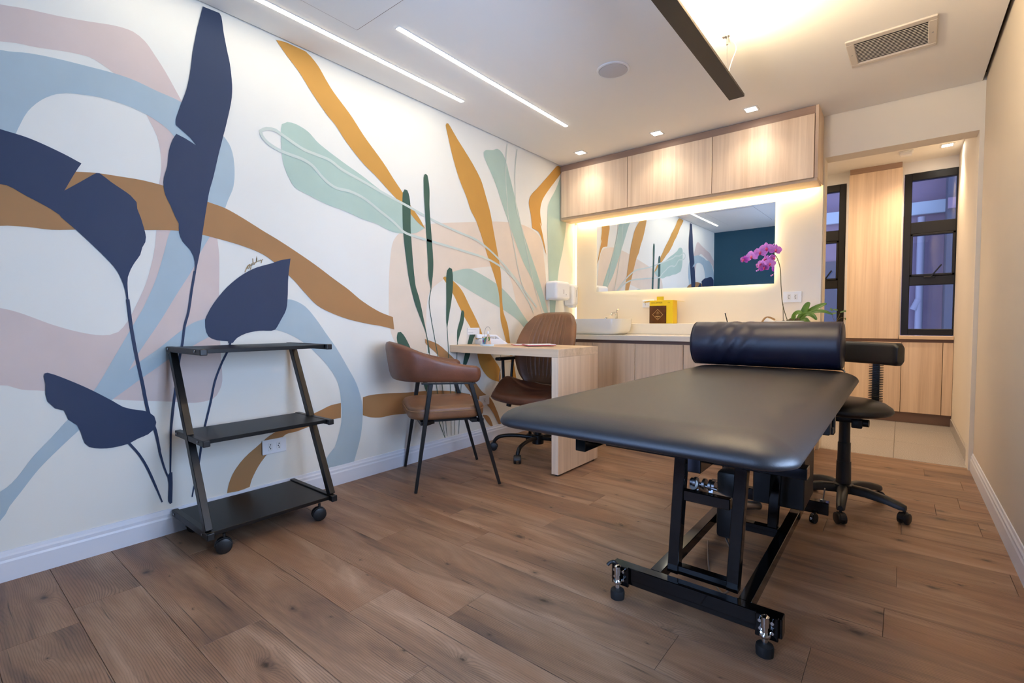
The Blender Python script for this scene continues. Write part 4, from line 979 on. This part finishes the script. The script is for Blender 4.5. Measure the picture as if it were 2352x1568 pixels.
tag(obj('phone_cable', (lambda b_: (tube(b_, cr([(.055, 2.915, .70), (.06, 2.93, .60), (.035, 2.93, .50), (.05, 2.93, .40), (.02, 2.88, .345)], 8), .0022, 6), b_)[1])(B()), 'grille', None, True), 'thin grey cable hanging from the desk to the wall socket', 'cable')
t = thing('crystal_trinket', 'small blue acrylic trinket with a wire loop on the desk', 'trinket', (.27, 2.52, DZ))
bm = B(); cushion(bm, rrect(.10, .05, .02, 5), 0, .010, .004, .002, 3); obj('base', bm, 'glassy', t, True)
obj('cube', bx(-.03, .008, -.015, .015, .0105, .052, .004, 2), 'figblue', t); bm = B(); cushion(bm, rrect(.016, .012, .004, 4, -.012, -.016), .022, .042, .003, .003, 3); obj('heart', bm, 'purple', t, True)
bm = B(); tube(bm, cr([(-.02, 0, .05), (-.02, 0, .09), (-.005, 0, .125), (.02, 0, .13), (.035, 0, .11)], 6), .0012, 6); obj('wire_loop', bm, 'steel', t, True)
t = thing('figurine', 'beige standing figurine on a clear base beside the telephone', 'figurine', (.315, 2.485, DZ))
bm = B(); cushion(bm, rrect(.085, .05, .02, 5), 0, .012, .005, .002, 3); obj('base', bm, 'glassy', t, True)
bm = B(); lathe(bm, [(.021, .0125), (.017, .03), (.012, .055), (.009, .072), (.004, .079)], n=18); obj('robe', bm, 'figtan', t, True)
bm = B(); lathe(bm, [(.001, .078), (.008, .083), (.009, .091), (.005, .099), (.001, .101)], n=16); obj('head', bm, 'whitem', t, True)
bm = B(); tube(bm, [(-.01, -.005, .06), (-.024, -.012, .045), (-.022, -.014, .025)], [.005, .004, .004], 8); tube(bm, [(.01, -.005, .06), (.022, -.012, .045), (.018, -.016, .035)], [.005, .004, .004], 8); obj('arm', bm, 'leaf', t, True)
def leaflet(lab, x, y, rz, w, d, dz=0):
    t = thing('leaflet', lab, 'leaflet', (x, y, DZ+dz), rz, 'leaflets on the desk')
    obj('cover', bx(-w/2, w/2, -d/2, d/2, 0, .003), 'red', t); obj('page', bx(-w/2+.004, w/2-.002, -d/2+.006, d/2, .0031, .006), 'paper', t)
leaflet('red edged leaflet on the desk nearest the telephone', .44, 2.74, R(-38), .11, .18)
leaflet('red edged leaflet on the desk nearest the side panel', .60, 2.68, R(-38), .15, .20, .0065)

# sharps box
t = thing('sharps_box', 'yellow sharps disposal carton with a brown printed front on the ledge', 'box', (.936, 4.035, .9205))
obj('carton', bx(-.100, .100, -.052, .048, 0, .196, .001, 1), 'yellow', t)
obj('bag_panel', bx(-.1005, .047, -.0545, -.0525, .002, .150, .0008, 1), 'bag', t)
obj('tab', bx(-.038, .022, -.050, -.048, .1965, .228, .003, 1), 'yellow', t)
for s in (-1, 1):
    bm = B(); beam(bm, (s*.100, 0, .195), (s*.165, 0, .185), .09, .002); obj('flap', bm, 'yellow', t)
cx, cz, q = -.027, .075, .045
dm = B()
for a in range(4):
    p0 = (cx+q*math.cos(PI/2*a), -.0549, cz+q*math.sin(PI/2*a)); p1 = (cx+q*math.cos(PI/2*(a+1)), -.0549, cz+q*math.sin(PI/2*(a+1)))
    beam(dm, p0, p1, .0006, .0025) if False else beam(dm, p0, p1, .0025, .0025)
box(dm, cx-.020, cx+.020, -.0556, -.0548, cz-.018, cz-.011); box(dm, cx-.007, cx+.007, -.0556, -.0548, cz-.032, cz-.026)
for a in range(3):
    an = PI/2+a*2*PI/3; c = Vector((cx+.007*math.cos(an), -.0550, cz+.013+.007*math.sin(an)))
    tube(dm, [c+Vector((.006*math.cos(2*PI*k/10), 0, .006*math.sin(2*PI*k/10))) for k in range(11)], .0008, 5)
obj('hazard_mark', dm, 'gold', t)
def text(body, size, loc, parent, mt):
    c = bpy.data.curves.new('lettering', 'FONT'); c.body = body; c.size = size; c.extrude = .0003; c.align_x = 'CENTER'
    o = bpy.data.objects.new('tmp', c); COL.objects.link(o); bpy.context.view_layer.update()
    me = bpy.data.meshes.new_from_object(o); bpy.data.objects.remove(o)
    me.transform(Matrix.Translation(loc) @ Matrix.Rotation(R(90), 4, 'X'))
    link('lettering', me, mt, parent)
text('DESCARPACK', .0165, (-.038, -.0523, .170), t, 'ink'); text('13 L', .0135, (.068, -.0523, .171), t, 'ink')

# orchid
OX, OY = 1.933, 3.85
t = thing('orchid_plant', 'pink moth orchid in a white bowl on the worktop', 'orchid', (OX, OY, .8295))
bm = B(); lathe(bm, [(.045, .0005), (.07, .004), (.098, .05), (.108, .108), (.104, .110), (.094, .102), (.001, .10)], n=36); obj('bowl', bm, 'ceramic', t, True)
bm = B()
for k in range(26):
    a = random.uniform(0, 2*PI); q = random.uniform(0, .085); r_ = random.uniform(.010, .02)
    bmesh.ops.create_icosphere(bm, subdivisions=1, radius=r_, matrix=Matrix.Translation((q*math.cos(a), q*math.sin(a), .100+random.uniform(0, .02))) @ Matrix.Diagonal((1, 1, .7, 1)))
o = obj('moss', bm, 'soil', t, True); o['kind'] = 'stuff'
def leaf_mesh(pts, w, thick=.0025, droop=0):
    """fleshy strap leaf along a centre line"""
    bm = B(); P_ = cr(pts, 6); rings = []; n = len(P_)
    for i, p in enumerate(P_):
        u = i/(n-1); tg = (P_[min(i+1, n-1)]-P_[max(i-1, 0)]).normalized(); s = tg.cross(Vector((-.1, -.85, .5)))
        s = s.normalized() if s.length > .1 else Vector((1, 0, 0)); nn = s.cross(tg)
        ww = w*(math.sin(PI*min(1, u*.86+.10))**.7)*(1 if u < .97 else .5)
        rings.append([p+s*ww*a+nn*(abs(a)*ww*.25+b_*thick) for a, b_ in ((-1, 0), (-.5, 1), (0, .6), (.5, 1), (1, 0), (.5, -1), (0, -1.2), (-.5, -1))])
    return loft(bm, rings)
for pts, w in (([(.02, 0, .10), (.06, 0, .16), (.085, .0, .215), (.10, 0, .235)], .030), ([(.02, -.01, .10), (.09, .0, .165), (.15, .0, .205), (.195, .01, .225)], .026),
               ([(.03, -.02, .11), (.11, -.02, .165), (.18, -.02, .172), (.235, -.02, .150)], .018), ([(.0, -.03, .10), (.02, -.05, .15), (.045, -.07, .165), (.065, -.08, .158)], .026),
               ([(.04, -.04, .11), (.085, -.06, .155), (.125, -.07, .145), (.15, -.07, .115)], .022), ([(.04, -.05, .11), (.085, -.08, .12), (.11, -.09, .075), (.118, -.09, .04)], .020)):
    obj('leaf', leaf_mesh(pts, w*.74), 'leaf', t, True)
def W3(x, y, z): return Vector((x-OX, y-OY, z-.8295))
stemp = cr([W3(1.90, 3.87, .93), W3(1.868, 3.86, 1.05), W3(1.855, 3.86, 1.18), W3(1.848, 3.86, 1.30), W3(1.825, 3.86, 1.385), W3(1.785, 3.86, 1.43), W3(1.735, 3.86, 1.437), W3(1.68, 3.86, 1.42), W3(1.63, 3.86, 1.40)], 6)
bm = B(); tube(bm, stemp, .0026, 8); obj('flower_stem', bm, 'stem', t, True)
bm = B(); tube(bm, cr([W3(1.832, 3.86, 1.37), W3(1.80, 3.85, 1.345), W3(1.755, 3.85, 1.325), W3(1.72, 3.85, 1.31)], 5), .0018, 6); obj('flower_stem', bm, 'stem', t, True)
bm = B(); cyl(bm, W3(1.872, 3.865, .93), W3(1.868, 3.865, 1.06), .0022, n=8); obj('support_stick', bm, 'stem', t, True)
def petal_mesh():
    bm = B()
    def pet(ang, ln_, wd, rd=.0):
        n = 8; L2 = []; R2 = []; mid = []
        ca, sa = math.cos(ang), math.sin(ang)
        for i in range(n+1):
            u = i/n; w = wd*math.sin(PI*min(1, .06+u*.94))**.75; yy = .004*math.sin(u*2.4)-.008*u*u
            for lst, s in ((L2, -1), (mid, 0), (R2, 1)):
                px, pz = u*ln_, s*w; lst.append(bm.verts.new((px*ca-pz*sa, -(yy-abs(s)*.004*math.sin(u*3)), px*sa+pz*ca)))
        for i in range(n):
            bm.faces.new((L2[i], L2[i+1], mid[i+1], mid[i])); bm.faces.new((mid[i], mid[i+1], R2[i+1], R2[i]))
    for a, l_, w in ((90, .036, .012), (212, .036, .011), (328, .036, .011)): pet(R(a), l_, w)
    for a in (8, 172): pet(R(a), .040, .021)
    bmesh.ops.solidify(bm, geom=list(bm.faces), thickness=.0008)
    return bm
def lip_mesh():
    bm = B(); tube(bm, [(0, -.001, .003), (0, -.008, 0), (0, -.014, -.007), (0, -.010, -.016)], [.003, .006, .007, .003], 8); return bm
pm = petal_mesh(); pme = bpy.data.meshes.new('flower'); pm.to_mesh(pme); pm.free(); pme.materials.append(M['petal'])
lm = lip_mesh(); lme = bpy.data.meshes.new('flower_lip'); lm.to_mesh(lme); lm.free(); lme.materials.append(M['lip'])
for (x, z, y, sc, rz, ry) in ((1.617, 1.385, 3.83, .80, -20, 10), (1.668, 1.405, 3.83, 1.05, -5, -8), (1.727, 1.428, 3.82, 1.05, 0, 6), (1.765, 1.452, 3.82, 1.08, 10, -5), (1.820, 1.438, 3.83, 1.0, 25, 8),
                              (1.733, 1.345, 3.83, .85, -25, 20), (1.752, 1.318, 3.82, .85, 5, -10), (1.785, 1.345, 3.83, .95, 20, 5), (1.76, 1.38, 3.85, .8, -40, 30), (1.80, 1.385, 3.86, .75, 60, -20)):
    f = link('flower', pme, None, t); f.location = W3(x, y, z); f.rotation_euler = (R(6), R(ry), R(rz)); f.scale = (sc*1.14, sc*1.14, sc*1.14)
    link('flower_lip', lme, None, f)
bm = B()
for x, z in ((1.597, 1.392), (1.71, 1.305), (1.70, 1.30)): bmesh.ops.create_uvsphere(bm, u_segments=10, v_segments=6, radius=.006, matrix=Matrix.Translation(W3(x, 3.84, z)))
for x, z in ((1.645, 1.44), (1.69, 1.455), (1.735, 1.475), (1.80, 1.478), (1.785, 1.40)):
    tube(bm, [W3(x-.014, 3.86, z-.024), W3(x-.003, 3.85, z-.008), W3(x+.008, 3.85, z+.008)], [.003, .006, .002], 6)
obj('bud', bm, 'petal', t, True)
# white paper roll with rope beside the bowl, stick in a cup hidden behind the bolster
t = thing('paper_tag_roll', 'small white rolled tag tied with tan rope beside the orchid bowl', 'tag', (1.765, 3.87, .8295))
bm = B(); cyl(bm, (-.005, 0, .115), (.045, -.01, .085), .022, n=20); obj('roll', bm, 'paper', t, True)
bm = B(); tube(bm, cr([(-.04, 0, .0005), (-.035, 0, .05), (-.03, 0, .10), (-.008, 0, .132), (.02, .01, .134), (.05, .02, .118)], 6), .006, 8); obj('rope', bm, 'tan', t, True)
t = thing('pen_holder', 'white cup with a black stick behind the bolster', 'cup', (1.50, 3.88, .8295))
bm = B(); lathe(bm, [(.028, .0005), (.032, .01), (.034, .075), (.031, .075), (.029, .012), (.001, .010)], n=24); obj('cup', bm, 'ceramic', t, True)
bm = B(); tube(bm, [(.016, 0, .02), (-.022, 0, .17)], .004, 8); obj('stick', bm, 'blackplastic', t, True)
# plant on the corridor sill
t = thing('sill_plant', 'small green seedling on the corridor window sill', 'plant', (2.0, 5.755, .8025))
bm = B(); lathe(bm, [(.03, .0005), (.038, .06), (.034, .06), (.001, .052)], n=20); obj('pot', bm, 'whitem', t, True)
bm = B(); tube(bm, cr([(0, 0, .05), (.02, 0, .13), (.05, 0, .21)], 5), .0025, 6); tube(bm, cr([(.02, 0, .13), (.06, 0, .17), (.085, 0, .16)], 5), .002, 6); tube(bm, cr([(.02, 0, .12), (-.01, 0, .17), (-.015, 0, .22)], 5), .002, 6); obj('stalk', bm, 'stem', t, True)
for x, z, a in ((.05, .22, 20), (.075, .235, -10), (.03, .24, 160), (.09, .165, -50), (.10, .19, 10), (.02, .215, 190), (-.015, .235, 120), (.12, .235, 5)):
    f = obj('leaf', leaf_mesh([(x, 0, z), (x+.02*math.cos(R(a)), 0, z+.02*math.sin(R(a))), (x+.042*math.cos(R(a)), 0, z+.03*math.sin(R(a)))], .009, .0008), 'foliage', t, True)
